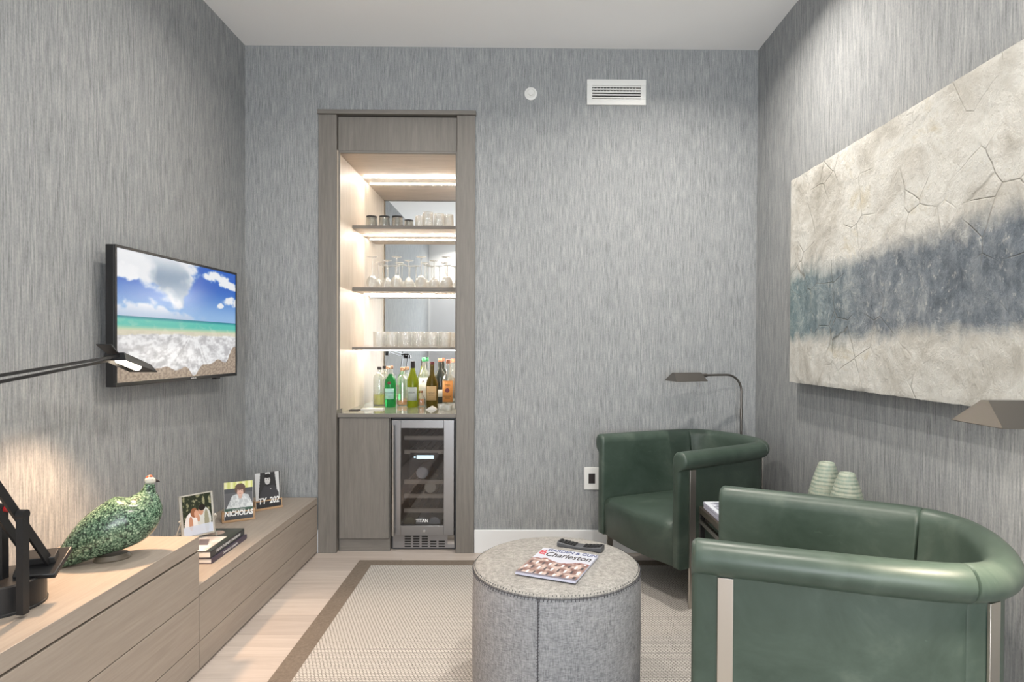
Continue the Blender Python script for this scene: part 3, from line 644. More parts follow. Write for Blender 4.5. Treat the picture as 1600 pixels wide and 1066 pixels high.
def photo_white(u, v):
    c = (92, 92, 96)
    if v > .82: c = mixc((206, 212, 120), (236, 236, 190), .5 + .5 * sin(u * 30))
    elif v > .70: c = (70, 72, 76)
    if v < .70 and (abs(u - .56) < .24 + (.70 - v) * .62 and v > .28) and v < .66 - .22 * max(0, abs(u - .56) - .16): c = mixc((226, 230, 232), (190, 196, 200), ss(0, .3, abs(fbm(u * 6, v * 6, 2))))
    if ell(u, v, .56, .62, .07, .08): c = (206, 170, 156)
    if ell(u, v, .56, .74, .125, .13): c = (214, 176, 160)
    if ell(u, v, .56, .86, .16, .09) or ell(u, v, .42, .80, .045, .11) or ell(u, v, .70, .79, .045, .11): c = (92, 68, 54)
    if ell(u, v, .51, .75, .018, .010) or ell(u, v, .61, .75, .018, .010): c = (60, 40, 36)
    if ell(u, v, .56, .675, .035, .008): c = (160, 92, 88)
    if v < .30: c = (58, 88, 74) if v > .22 else (70, 72, 78)
    return c
def photo_bw(u, v):
    c = (52, 52, 54)
    if v > .2 and (u + (1 - v) * .14 < .20 or .40 < u < .60 and v > .9 or .78 + (1 - v) * .12 < u < .95): c = (206, 208, 210)
    if v < .62 and v > .24 and abs(u - .54) < .20 + (.62 - v) * .75 and abs(u - .54) < .38: c = (66, 66, 70)
    if ell(u, v, .50, .66, .09, .07): c = (46, 46, 50)
    if ell(u, v, .48, .78, .11, .13): c = (198, 198, 198)
    if ell(u, v, .49, .90, .125, .065): c = (34, 34, 34)
    if ell(u, v, .44, .80, .018, .010) or ell(u, v, .53, .80, .018, .010): c = (50, 50, 50)
    if ell(u, v, .48, .72, .03, .007): c = (110, 110, 110)
    if ell(u, v, .60, .52, .02, .02): c = (190, 190, 190)
    return c

# television: local frame, u along +x, screen faces -y
ya, yb_, xa, xb = 2.417, 3.38, -1.594, -1.566
tvw = math.hypot(xb - xa, yb_ - ya); tva = math.atan2(yb_ - ya, xb - xa)
tv = thing('television', 'slim black wall-mounted television showing a tropical beach', 'television', ((xa + xb) / 2, (ya + yb_) / 2, 1.086), tva)
tvh = .560
MB().box(-tvw / 2, tvw / 2, .0, .035, 0, tvh).build('casing', M['black'], tv, bevel=.003)
bz = MB(); bw = .011
bz.box(-tvw / 2, tvw / 2, -.005, .0, tvh - bw, tvh); bz.box(-tvw / 2, tvw / 2, -.005, 0, 0, .016); bz.box(-tvw / 2, -tvw / 2 + bw, -.005, 0, .016, tvh - bw); bz.box(tvw / 2 - bw, tvw / 2, -.005, 0, .016, tvh - bw)
bz.build('bezel', M['black'], tv, bevel=.001)
picture('screen', tvw - 2 * bw, tvh - bw - .016, 330, 190, beach, M['tv'], tv, (0, -.0012, .016))
text('SAMSUNG', 'lettering', .010, M['whiteink'], tv, (.06, -.0055, .008), (R(90), 0, 0), .0002)
MB().box(.27, .31, -.002, .02, -.008, -.0005).build('sensor', M['black'], tv)
MB().box(-.12, .12, .0355, .088 if 0 else .052, .16, .40).build('wall_bracket', M['blackm'], tv)

# big painting on the right wall
pt = thing('painting', 'large textured abstract canvas, cream with a blue-grey band, on the right wall', 'painting', (XR, 2.2, 1.078))
# 1.9 m long canvas with a slightly uneven paint surface
PY0, PY1, PH = 1.22, 3.115, 1.02
nx, ny = 150, 84; X0 = -.058; vs = []; fs = []
for j in range(ny + 1):
    for i in range(nx + 1):
        y = PY1 - (PY1 - PY0) * i / nx - 2.2; zz = PH * j / ny
        e = min(i, nx - i, j, ny - j); h = 0 if e == 0 else .004 * max(-.6, fbm(y * 6, zz * 6, 4)) + .002 * fbm(y * 25, zz * 25, 9)
        jy = .0; 
        if j in (0, ny): zz += .003 * fbm(y * 14, 0, 3 + j)
        vs.append((X0 - h - (.002 if e else 0), y, zz))
for j in range(ny):
    for i in range(nx): a = j * (nx + 1) + i; fs.append((a, a + 1, a + nx + 2, a + nx + 1))
MB().add(vs, fs).build('paint_layer', M['paint'], pt)
MB().box(X0 + .005, -.002 - .016, PY0 - 2.2, PY1 - 2.2, .002, PH - .002).build('stretched_canvas', M['canvas'], pt)
hb = MB(); hb.box(-.018, -.001, .0 - .6, .6, .7, .74); hb.build('hanging_rail', M['blackm'], pt)

# ---------------------------------------------------------------- photo frames and books
f1 = thing('framed_photo', 'white metal easel frame with a photo of an embracing couple, standing on the books', 'photo frame', (-1.435, 2.742, .3895), R(53))
wf, hf = .146, .200
tilt = Matrix.Rotation(R(-9), 4, 'X')
fm = MB(); t_ = .006
for bx in ((-wf / 2, -wf / 2 + t_, -.004, .004, .012, hf), (wf / 2 - t_, wf / 2, -.004, .004, .012, hf), (-wf / 2, wf / 2, -.004, .004, hf - t_, hf), (-wf / 2, wf / 2, -.004, .004, .012, .012 + t_)): fm.box(*bx, m=tilt)
fm.build('frame', M['silver'], f1, bevel=.001)
hh = hf - 2 * t_ - .014
o = picture('photograph', wf - .02, hh, 90, 120, photo_couple, M['pic'], f1, (0, -.0035 + .003, .021), (R(-9), 0, 0))
MB().box(-wf / 2 + t_, wf / 2 - t_, .0005, .002, .018, hf - t_, tilt).build('backing', M['paper'], f1)
for s in (-1, 1):
    MB().tube([(s * (wf / 2 + .004), .0, .09), (s * (wf / 2 + .006), .055, .002)], .0022, 8).build('strut', M['silver'], f1)
    MB().lathe([(0, 0), (.005, .003), (.006, .007), (.004, .011), (0, .013)], 12, (s * (wf / 2 + .004), .012, .084), False, False).build('finial', M['silver'], f1)
    MB().box(s * wf / 2 - .003, s * wf / 2 + .003, -.01, .004, 0, .013).build('foot', M['silver'], f1)
def block_frame(lab, loc, ang, wd, fn, ph, words, ppw, wrot=0):
    t = thing('photo_block', lab, 'photo frame', loc, ang)
    bm_ = MB(); bm_.box(-wd / 2, wd / 2, .006, .045, 0, .052); bm_.box(-wd / 2, wd / 2, -.006, .0055, 0, .010)
    bm_.build('wood_block', M['walnut'], t, bevel=.0015)
    a = -7
    MB().box(-ppw / 2 - .001, ppw / 2 + .001, .0008, .0022, .011, .011 + ph, Matrix.Rotation(R(a), 4, 'X')).build('card', M['paper'], t)
    g = picture('photograph', ppw, ph, 90, 120, fn, M['pic'], t, (0, .0023 + .0, .011), (R(a), 0, 0))
    g.location = (0, .0018, .011)
    for wd_, sz, zz, bo, sc in words: text(wd_, 'lettering', sz, M['whiteink'], g, (0, -.0008, zz), (R(90), 0, 0), .0002, bold=bo, sx=sc, shear=.12)
    return t
block_frame('wood block photo holder with a colour portrait of a person in a white shirt', (-1.469, 3.20, .3375), R(30), .158, photo_white, .192, [('NICHOLAS', .034, .030, .0014, .80), ('SENIOR NIGHT', .009, .048, 0, 1)], .135)
block_frame('wood block holder with a black and white portrait, nearest the bar', (-1.409, 3.435, .3375), R(41), .150, photo_bw, .192, [('TY  202', .046, .036, .0014, .75)], .135)
def book(lab, loc, ang, w, l, h, cov, words, cover_fn=None):
    t = thing('book', lab, 'book', loc, ang)
    MB().box(-w + .003, -.003, .003, l - .003, .003, h - .003).build('pages', M['paper'], t)
    c = MB(); c.box(-w, 0, 0, l, 0, .003); c.box(-w, 0, 0, l, h - .003, h); c.box(-.003, 0, 0, l, .003, h - .003)
    co_ = c.build('cover', cov, t, bevel=.0008)
    text(words, 'lettering', h * .55, M['whiteink'], co_, (.0004, l / 2, h / 2), (R(90), 0, R(90)), .0002)
    if cover_fn:
        g = picture('cover_picture', l, w, 110, 90, cover_fn, M['pic'], t, (0, l / 2, h + .0004), (R(-90), 0, R(90)))
        g.location = (0, l / 2, h + .0006)
    return t
def cov_fn(u, v):
    n = fbm(u * 3, v * 3, 4); c = mixc((200, 186, 176), (240, 232, 226), .5 + n * 1.5)
    if u > .62 or v < .10: c = (60, 64, 62)
    if .25 < u < .5 and abs(v - .3 - .5 * (u - .25)) < .09: c = (110, 98, 98)
    if ell(u, v, .78, .45, .12, .2): c = (170, 150, 140)
    if v < .10: c = (44, 52, 48)
    return c
book('purple-spined book lying at the bottom of the pair on the low console', (-1.295, 2.575, .3375), R(.5), .25, .335, .022, M['purple'], 'CHARLESTON  GARDENS')
book('dark coffee table book on top of the pair, carrying the white photo frame', (-1.300, 2.577, .3600), R(1.2), .245, .325, .029, M['navy'], 'THE SOUTHERNER\'S HANDBOOK', cov_fn)

# ---------------------------------------------------------------- guinea fowl
gf = thing('ceramic_guinea_fowl', 'green speckled glazed ceramic guinea fowl standing on the tall console', 'figurine', (-1.40, 2.09, .5245), R(35))
def catmull(P, n=6):
    out = []
    for i in range(len(P) - 1):
        p0, p1, p2, p3 = P[max(i - 1, 0)], P[i], P[i + 1], P[min(i + 2, len(P) - 1)]
        for k in range(n):
            t = k / n; out.append(tuple(.5 * ((2 * b) + (-a + c) * t + (2 * a - 5 * b + 4 * c - d) * t * t + (-a + 3 * b - 3 * c + d) * t ** 3) for a, b, c, d in zip(p0, p1, p2, p3)))
    out.append(tuple(P[-1])); return out
k = .00218; gx = lambda x: (x - 155) * k * 1.06; gz = lambda y: (881 - y) * k
sp_ = [(84, 886, 1.5), (93, 880, 7), (106, 868, 16), (124, 853, 26), (144, 839, 35), (164, 829, 40), (184, 819, 41), (197, 806, 33), (203, 792, 20), (205.5, 780, 10), (207, 770, 7)]
pts = catmull([(gx(a), gz(b), c * k) for a, b, c in sp_], 5)
mb = MB(); L = []; seg = 26
for i, (x, z, r) in enumerate(pts):
    a = pts[max(i - 1, 0)]; c = pts[min(i + 1, len(pts) - 1)]; tx, tz = c[0] - a[0], c[1] - a[1]; l = math.hypot(tx, tz); nx_, nz_ = -tz / l, tx / l
    L.append([(x + nx_ * r * cos(2 * pi * j / seg), r * .88 * sin(2 * pi * j / seg), z + nz_ * r * cos(2 * pi * j / seg)) for j in range(seg)])
# keep the underside of tail and belly above the cabinet
L = [[(x, y, max(z, .004)) for x, y, z in l] for l in L]
mb.loops(L); mb.build('body', M['fowl'], gf, angle=80)
MB().lathe([(.054, 0), (.056, .004), (.046, .018)], 28, (.012, 0, 0), sy=.7).build('base', base('glaze_foot', rgb(92, 84, 72), .4)[0], gf)
hx, hz = gx(207.5), gz(764)
hd = MB().loops([[(hx + .0 + a, r * .8 * sin(2 * pi * j / 16), hz + r * cos(2 * pi * j / 16) + b2) for j in range(16)] for a, r, b2 in [(-.016, .003, 0), (-.013, .010, 0), (-.004, .0145, .001), (.006, .013, 0), (.014, .008, -.003), (.018, .003, -.004)]])
h_ = hd.build('head', M['bone'], gf, angle=80)
MB().loops([[(hx + .013 + a, r * .7 * sin(2 * pi * j / 10), hz - .003 + b2 + r * cos(2 * pi * j / 10)) for j in range(10)] for a, r, b2 in [(0, .006, 0), (.008, .005, -.001), (.017, .001, -.006)]]).build('beak', M['ink'], gf)
MB().loops([[(hx + a, r * .7 * sin(2 * pi * j / 12), hz + .009 + b2 + r * .6 * cos(2 * pi * j / 12)) for j in range(12)] for a, r, b2 in [(-.014, .002, 0), (-.008, .009, .002), (.002, .010, .004), (.009, .004, .002)]]).build('comb', M['comb'], gf, angle=80)
for s in (-1, 1): MB().lathe([(0, -.002), (.002, 0), (0, .002)], 8, (hx + .005, s * .0102, hz + .002), False, False).build('eye', M['ink'], gf)

# ---------------------------------------------------------------- black counterweight desk lamp
dl = thing('desk_lamp', 'black counterbalanced desk lamp with a round weighted base on the tall console', 'desk lamp', (-1.452, 1.72, .5245))
D0 = Vector(dl.location)
def dp(mb, name, mat, parent=dl, **kw): return mb.build(name, mat, parent, org=tuple(D0), **kw)
dp(MB().lathe([(.100, 0), (.104, .004), (.104, .076), (.100, .080), (0, .080)], 48, tuple(D0), cap1=False), 'base', M['black'], bevel=0)
dp(MB().lathe([(.106, .0), (.107, .006), (.104, .008)], 48, tuple(D0), cap0=False, cap1=False), 'base_ring', M['blackm'])
xf, xk = -1.345, -1.405
Yp = 1.64
pm = MB().box(xf + .006, xf + .024, Yp - .004, Yp + .018, .534, .800); pm.tube([(xf + .005, Yp + .007, .80), (xf + .025, Yp + .007, .80)], .0135, 20)
dp(pm, 'upright', M['black'])
pm = MB().box(xk - .040, xk - .024, 1.70, 1.722, .60, .800); pm.tube([(xk - .041, 1.711, .80), (xk - .023, 1.711, .80)], .0135, 20)
dp(pm, 'upright', M['black'])
dp(MB().tube([(xk - .028, 1.711, .798), (xk + .01, 1.70, .798)], .008, 14), 'joint', M['red'])
dirL = Vector((0, -.10, .148)).normalized()
def lowpt(s, x, off=0): return Vector((x, Yp + .007, .80 + off)) + dirL * s
dp(MB().bar(lowpt(-.20, xf), lowpt(.42, xf), .008, .022), 'lower_arm', M['black'])
dp(MB().bar(lowpt(-.17, xk, .018), lowpt(.44, xk, .018), .008, .022), 'lower_arm', M['black'])
# lower counterweight: folded slab across both bars
cwc = (lowpt(-.195, xf) + lowpt(-.195, xk)) / 2 + Vector((.0, .012, -.010))
# slab tilts: long side across, face turned up towards the room
mt = Matrix.Translation(cwc) @ Matrix.Rotation(R(20), 4, 'Z') @ Matrix.Rotation(R(24), 4, 'X')
cw = MB(); L2 = []
for zc, g_ in ((-.008, .0), (.008, .0)):
    L2.append([mt @ Vector(q) for q in ((-.050, -.055, zc), (.050, -.062, zc), (.062, .050, zc), (-.062, .050, zc))])
cw.loops(L2); dp(cw, 'counterweight', M['black'], bevel=.003)
cw = MB().box(-.040, .040, -.018, .018, .009, .030, mt); dp(cw, 'weight_block', M['blackm'], bevel=.002)
elb = lowpt(.42, (xf + xk) / 2)
hdp = Vector((-1.43, 2.17, 1.214))
dU = (hdp - Vector((-1.43, elb.y, elb.z))).normalized()
sU = Vector((1, 0, 0))
for dz, dx in ((.0, .014), (-.030, -.012)):
    a = Vector((-1.405 + dx, elb.y, elb.z + dz)) - dU * .22; b = Vector((hdp.x + dx, hdp.y, hdp.z + dz * .5))
    dp(MB().bar(a, b, .007, .009), 'upper_arm', M['black'])
dp(MB().tube([lowpt(.42, xf + .01), lowpt(.42, xk - .02)], .009, 16), 'elbow_joint', M['black'])
ub = Vector((-1.405, elb.y, elb.z - .01)) - dU * .24
dp(MB().box(ub.x - .045, ub.x + .045, ub.y - .035, ub.y + .035, ub.z - .022, ub.z + .022), 'counterweight', M['black'], bevel=.004)
# head: folded reflector with a rear fin
def P(y, z, x=0): return Vector((hdp.x + x, hdp.y + y, hdp.z + z))
hm = MB()
def sheet(mb, a, b, wa, wb, th=.004):
    a, b = Vector(a), Vector(b); t = (b - a).normalized(); n = t.cross(Vector((1, 0, 0))).normalized() * th / 2; s_ = Vector((1, 0, 0))
    mb.loops([[a + s_ * wa + n, a - s_ * wa + n, a - s_ * wa - n, a + s_ * wa - n], [b + s_ * wb + n, b - s_ * wb + n, b - s_ * wb - n, b + s_ * wb - n]])
sheet(hm, P(-.055, .040), P(-.006, .008), .026, .020); sheet(hm, P(-.008, .008), P(.022, .010), .020, .020)
dp(hm, 'rear_fin', M['black'])
hd2 = MB(); A = [P(.0, .012, -.034), P(.0, .012, .034), P(.135, -.034, .046), P(.135, -.034, -.046)]
U = [P(.0, -.016, -.040), P(.0, -.016, .040), P(.165, -.062, .052), P(.165, -.062, -.052)]
# open-bottomed hood: top plate + sloped sides
vv = A + U; hd2.add(vv, [(0, 1, 2, 3), (0, 4, 5, 1), (1, 5, 6, 2), (2, 6, 7, 3), (3, 7, 4, 0)])
hh_ = dp(hd2, 'lamp_head', M['black'], smooth=False); sm = hh_.modifiers.new('s', 'SOLIDIFY'); sm.thickness = .003
dp(MB().tube([P(.022, -.012), P(.13, -.044)], .014, 16), 'bulb', M['bulb'], hh_)
light('desk_lamp_glow', 'SPOT', P(.06, -.05), 32, (1.0, .65, .40), (.03,), aim=(.32, -.32, -.9), spot=(R(128), .5))

# ---------------------------------------------------------------- rug, ottoman
RX0, RX1, RY0, RY1 = -.936, 1.22, .3, 3.556
rg = thing('area_rug', 'cream woven area rug with a wide brown bound border on the wood floor', 'rug', ((RX0 + RX1) / 2, 1.9, 0))
OR = tuple(rg.location); w = .086
MB().box(RX0 + w, RX1 - w, RY0 + w, RY1 - w, .0005, .012).build('woven_field', M['rug'], rg, org=OR, bevel=.003)
bo = MB(); bo.box(RX0, RX0 + w, RY0, RY1, .0005, .010); bo.box(RX1 - w, RX1, RY0, RY1, .0005, .010); bo.box(RX0 + w, RX1 - w, RY0, RY0 + w, .0005, .010); bo.box(RX0 + w, RX1 - w, RY1 - w, RY1, .0005, .010)
bo.build('border', M['rugedge'], rg, org=OR)
RZ = .0122
ot = thing('round_ottoman', 'round grey linen ottoman with dark whip-stitched seams on the rug', 'ottoman', (.127, 2.225, RZ))
r = .302; h = .458 - RZ
MB().lathe([(r - .012, 0), (r - .004, .006), (r, .04), (r + .002, h * .5), (r, h - .012), (r - .004, h)], 80, cap1=False).build('side', M['linenside'], ot, angle=60)
MB().lathe([(r - .004, h), (r - .003, h + .004), (r - .022, h + .016), (r * .8, h + .022), (r * .4, h + .026), (0, h + .027)], 80, cap0=False, cap1=False).build('top', M['linen'], ot, angle=60)
st = MB()
for k_ in range(150):
    a = 2 * pi * k_ / 150; rr = r + .0005; da = .012
    st.tube([(rr * cos(a), rr * sin(a), h - .010), ((r - .008) * cos(a + da), (r - .008) * sin(a + da), h + .010)], .0011, 5)
sa = R(-104)
for k_ in range(44):
    z_ = .012 + k_ * .010; a = sa + .02 * sin(k_ * .2) * .2; rr = r + .0022
    st.tube([(rr * cos(a - .012), rr * sin(a - .012), z_), (rr * cos(a + .012), rr * sin(a + .012), z_ + .004)], .0011, 5)
st.build('stitching', M['thread'], ot)
pi_ = MB().tube([((r + .0005) * cos(2 * pi * k_ / 80), (r + .0005) * sin(2 * pi * k_ / 80), h - .001) for k_ in range(81)], .0014, 6); pi_.tube([((r + .0018) * cos(sa), (r + .0018) * sin(sa), z_ * h / 10) for z_ in range(11)], .0014, 6)
pi_.build('seam_line', M['thread'], ot)
def mag_fn(u, v):
    n = fbm(u * 10, v * 10, 2)
    c = (196, 200, 212)
    top = .56 + .05 * sin(u * 9) + .03 * n
    if v < top:
        c = mixc((122, 92, 86), (196, 178, 170), .5 + n * 1.2)
        fx, fy = (u * 9) % 1, (v * 6) % 1
        if .3 < fx < .62 and .25 < fy < .8: c = (236, 238, 242) if (int(u * 9) + int(v * 6)) % 2 else (70, 66, 70)
        if abs(v - top) < .03: c = (140, 88, 80)
    if v < .05: c = (120, 116, 128)
    if (ell(u, v, .08, .80, .06, .06) and not ell(u, v, .08, .80, .025, .025)) or (ell(u, v, .075, .88, .045, .045) and not ell(u, v, .075, .88, .02, .018)) or (.0 < u < .15 and abs(v - .80 - (.08 - u) * 1.1) < .014): c = (196, 62, 74)
    return c
mg = thing('magazine', 'magazine with a white titled cover lying on the round ottoman', 'magazine', (.130, 2.146, h + RZ + .0275), R(-23))
MB().box(-.107, .107, -.135, .135, 0, .008).build('pages', M['lilac'], mg, bevel=.001)
g = picture('cover', .214, .27, 90, 110, mag_fn, M['pic'], mg, (0, -.135, .0084), (R(-90), 0, 0))
text('GARDEN & GUN', 'lettering', .036, base('title_blue', rgb(62, 72, 120), .5)[0], g, (.012, -.0004, .252), (R(90), 0, 0), .0001, bold=.0005, sx=.70)
text('Charleston', 'lettering', .062, M['ink'], g, (.012, -.0004, .208), (R(90), 0, 0), .0001, bold=.0008, sx=.62, shear=.1)
rm = thing('remote_control', 'dark grey remote control lying on the round ottoman behind the magazine', 'remote', (.226, 2.335, h + RZ + .0265), R(-24))
L3 = []
for i in range(13):
    t = i / 12; x = -.088 + .176 * t; zt = .020 - .008 * sin(pi * t); wz = .022 - .002 * sin(pi * t)
    L3.append([(x, -wz, .001), (x, wz, .001), (x, wz + .0, zt - .004), (x, wz - .004, zt), (x, -wz + .004, zt), (x, -wz, zt - .004)])
MB().loops(L3).build('shell', M['remote'], rm)
for rng in (range(0, 5), range(7, 12)):
    bt = MB(); x0 = -.078 + rng[0] * .0142 - .006; x1 = -.078 + rng[-1] * .0142 + .006
    bt.loops([[(x, -.018, .020 - .008 * sin(pi * (x + .088) / .176) - .001), (x, .018, .020 - .008 * sin(pi * (x + .088) / .176) - .001), (x, .018, .0205 - .008 * sin(pi * (x + .088) / .176)), (x, -.018, .0205 - .008 * sin(pi * (x + .088) / .176))] for x in [x0 + (x1 - x0) * k / 6 for k in range(7)]])
    for i in rng:
        for j in range(4):
            x = -.078 + i * .0142; zz = .020 - .008 * sin(pi * (x + .088) / .176); y = -.0135 + j * .009; bt.box(x - .0045, x + .0045, y - .003, y + .003, zz - .0005, zz + .0028)
    bt.build('button_pad', M['btn'], rm)


# ---------------------------------------------------------------- armchairs (local +x backward, y sideways, z up)
BZ = .19; TZ = .748; RR = .044
def chair(label, loc, ang):
    t = thing('tub_armchair', label, 'armchair', loc, ang, 'green leather tub armchairs')
    half = [(0, .322), (.12, .316), (.25, .307), (.38, .296), (.49, .282), (.56, .262), (.61, .225), (.645, .165), (.662, .09), (.668, 0)]
    path = half + [(x, -y) for x, y in half[-2::-1]]
    P3 = catmull([(x * 1.05, y) for x, y in path], 5); n = len(P3)
    # cross section in (outward, z)
    prof = [(-.034, BZ), (-.036, .40), (-.036, .60)]
    cx, cz = .006, TZ - RR
    for k_ in range(15):
        a = R(185 - k_ * (185 + 72) / 14); prof.append((cx + RR * cos(a), cz + RR * sin(a)))
    prof += [(.012, cz - RR * 1.02), (.010, cz - RR - .03), (.010, BZ)]
    def sect(p, q, inset=0, shrink=0):
        tx, ty = q; nx_, ny_ = ty, -tx
        # outward normal
        out = []; rec = min(1, max(0, (p[0] - .30) / .30))
        for a, z_ in prof:
            a2, z2 = a, z_
            if a < -.03 and z_ < cz: a2 = a - rec * .24 * (cz - z_)
            if shrink:
                a2 = -.012 + (a + .012) * (1 - shrink); z2 = z_ - (z_ - .45) * shrink * .12
            out.append((p[0] + nx_ * a2, p[1] + ny_ * a2, z2))
        return out
    def tan(i):
        a = P3[max(i - 1, 0)]; b = P3[min(i + 1, n - 1)]; l = math.hypot(b[0] - a[0], b[1] - a[1]); return ((b[0] - a[0]) / l, (b[1] - a[1]) / l)
    def tanO(i): tx, ty = tan(i); return (-tx, -ty)
    s1 = 5 * 5; s2 = n - 1 - s1
    def seg(i0, i1, name, fr0, fr1):
        L = []
        def rounded(i, sgn, order):
            tx, ty = tan(i); p = P3[i]; R_ = []
            for off, sh in ((.016, .55), (.0145, .28), (.009, .10), (.003, .015)):
                R_.append(sect((p[0] + tx * sgn * off, p[1] + ty * sgn * off), tanO(i), shrink=sh))
            return R_ if order else R_[::-1]
        if fr0: L += rounded(i0, -1, True)
        else: L.append(sect(P3[i0], tanO(i0), shrink=.10))
        for i in range(i0, i1 + 1):
            p = P3[i]
            if (i == i0 and not fr0):
                tx, ty = tan(i); p = (p[0] + tx * .004, p[1] + ty * .004)
            if (i == i1 and not fr1):
                tx, ty = tan(i); p = (p[0] - tx * .004, p[1] - ty * .004)
            L.append(sect(p, tanO(i)))
        if fr1: L += rounded(i1, 1, False)
        else: L.append(sect(P3[i1], tanO(i1), shrink=.10))
        return MB().loops(L).build(name, M['leather'], t, angle=50)
    seg(0, s1, 'armrest', True, False); seg(s1, s2, 'backrest', False, True and False); seg(s2, n - 1, 'armrest', False, True)
    # seat block: outline just inside the shell, front bulging
    inn = []
    for i in range(2, n - 2, 2):
        tx, ty = tan(i); nx_, ny_ = -ty, tx; p = P3[i]; inn.append((p[0] - nx_ * .0335 , p[1] - ny_ * .0335) if 1 else p)
    # make sure it is the inside: use vector to centre
    inn = []
    for i in range(0, n, 2):
        tx, ty = tan(i); nx_, ny_ = ty, -tx; p = P3[i]
        s_ = 1 if ((.3 - p[0]) * nx_ + (0 - p[1]) * ny_) > 0 else -1
        inn.append((p[0] + nx_ * s_ * .035, p[1] + ny_ * s_ * .035))
    inn[0] = (-.004, inn[0][1]); inn[-1] = (-.004, inn[-1][1])
    front = [(-.004 - .028 * sin(pi * k_ / 10), inn[-1][1] + (inn[0][1] - inn[-1][1]) * k_ / 10) for k_ in range(1, 10)]
    outl = inn + front
    cxm, cym = .28, 0
    def sc(s_, z_, crown=0): return [(cxm + (x - cxm) * s_, cym + (y - cym) * s_, z_) for x, y in outl]
    MB().loops([sc(.97, BZ), sc(1, BZ + .008), sc(1, .34), sc(.995, .365), sc(.975, .385), sc(.93, .398), sc(.80, .410), sc(.6, .420), sc(.35, .426), sc(.1, .428)]).build('seat', M['leather'], t, angle=60)
    # nickel flat bars: legs with uprights on the outside of each arm
    def at(fr):
        i = int(fr); return P3[i], tan(i)
    for i in (3, n - 4):
        p, (tx, ty) = P3[i], tan(i); sg = 1 if p[1] > 0 else -1
        nx_, ny_ = -ty, tx
        if nx_ * 0 + ny_ * sg < 0: nx_, ny_ = -nx_, -ny_
        m = Matrix.Translation((p[0] + nx_ * .0145, p[1] + ny_ * .0145, 0)) @ Matrix(((tx, nx_, 0, 0), (ty, ny_, 0, 0), (0, 0, 1, 0), (0, 0, 0, 1)))
        MB().box(-.019, .019, -.004, .004, 0, cz - RR - .002, m).build('leg', M['nickel'], t, bevel=.001)
    for i in (s1 + 5, s2 - 5):
        p, (tx, ty) = P3[i], tan(i); c_ = Vector((p[0] - .3, p[1], 0)).normalized(); nx_, ny_ = -ty, tx
        if nx_ * c_.x + ny_ * c_.y < 0: nx_, ny_ = -nx_, -ny_
        m = Matrix.Translation((p[0] + nx_ * .0145, p[1] + ny_ * .0145, 0)) @ Matrix(((tx, nx_, 0, 0), (ty, ny_, 0, 0), (0, 0, 1, 0), (0, 0, 0, 1)))
        MB().box(-.019, .019, -.004, .004, 0, cz - RR - .002, m).build('leg', M['nickel'], t, bevel=.001)
    return t
# near chair: front corners (.431,1.557) and (.723,2.21); back direction (.913,-.408)
near = chair('green leather tub armchair in the foreground, seen over its near armrest', (.590, 1.877, RZ), math.atan2(-.408, .913))
far = dup(near, (.596, 3.165, RZ), math.atan2(.46, .888), 'green leather tub armchair in the far right corner, its seat in view')

# ---------------------------------------------------------------- side table with magazines and vases
TX0, TX1, TY0, TY1, TZt = .80, 1.36, 2.33, 2.76, .535
stb = thing('side_table', 'dark bronze framed side table between the two green armchairs', 'side table', ((TX0 + TX1) / 2, (TY0 + TY1) / 2, 0))
OS = tuple(stb.location)
MB().box(TX0, TX1, TY0, TY1, TZt - .03, TZt).build('top', base('bronze_top', (.16, .13, .10, 1), .3, .8)[0], stb, org=OS, bevel=.004)
rl = MB(); 
for (x0, x1, y0, y1) in ((TX0, TX0 + .018, TY0, TY1), (TX1 - .018, TX1, TY0, TY1), (TX0, TX1, TY0, TY0 + .018), (TX0, TX1, TY1 - .018, TY1)): rl.box(x0, x1, y0, y1, TZt - .075, TZt - .055)
rl.build('rail', M['pewter'], stb, org=OS, bevel=.003)
for x in (TX0 + .012, TX1 - .012):
    for y in (TY0 + .012, TY1 - .012): MB().box(x - .01, x + .01, y - .01, y + .01, RZ, TZt - .03).build('leg', M['blackm'], stb, org=OS)
MB().box(TX0 + .03, TX1 - .03, TY0 + .03, TY1 - .03, .30, .315).build('lower_shelf', M['blackm'], stb, org=OS)
def mag2(u, v):
    n = fbm(u * 8, v * 8, 11); return mixc((120, 124, 140), (226, 230, 240), .5 + n * 1.8) if .06 < u < .94 and .06 < v < .94 else (222, 228, 236)
for k_, (z_, lab, a_) in enumerate([(TZt, 'pale lilac magazine at the bottom of the stack on the side table', 0), (TZt + .0155, 'grey photo-covered magazine on top of the stack on the side table', .5)]):
    m_ = thing('magazine', lab, 'magazine', (.935, 2.56, z_ + .0005), R(a_), 'magazines on the side table')
    MB().box(-.125, .125, -.16, .16, 0, .0145).build('pages', M['lilac'], m_, bevel=.002)
    if k_: picture('cover', .248, .318, 50, 60, mag2, M['pic'], m_, (0, -.159, .0150), (R(-90), 0, 0))
def vase(lab, loc, s=1):
    t = MB(); prof = [(.030, 0), (.046, .006)]
    for i in range(60):
        z_ = .012 + i * .0035; q = z_ / .225
        rr = .048 + .020 * sin(min(1, q / .38) * pi / 2) if q < .38 else .068 - .040 * ((q - .38) / .62) ** 1.35
        prof.append((rr + .0005 * (1 if (i % 5) else -1.2), z_))
    prof += [(.029, .224), (.026, .226), (.022, .222), (.020, .19), (0, .18)]
    o = t.lathe(prof, 40, cap1=False).build('vase', vm, angle=70); o.location = loc; o.scale = (s,) * 3; tag(o, lab, 'vase', 'ribbed sage vases'); return o
vm, nt, b_ = base('sage_ribbed_glaze', rgb(180, 192, 172), .5)
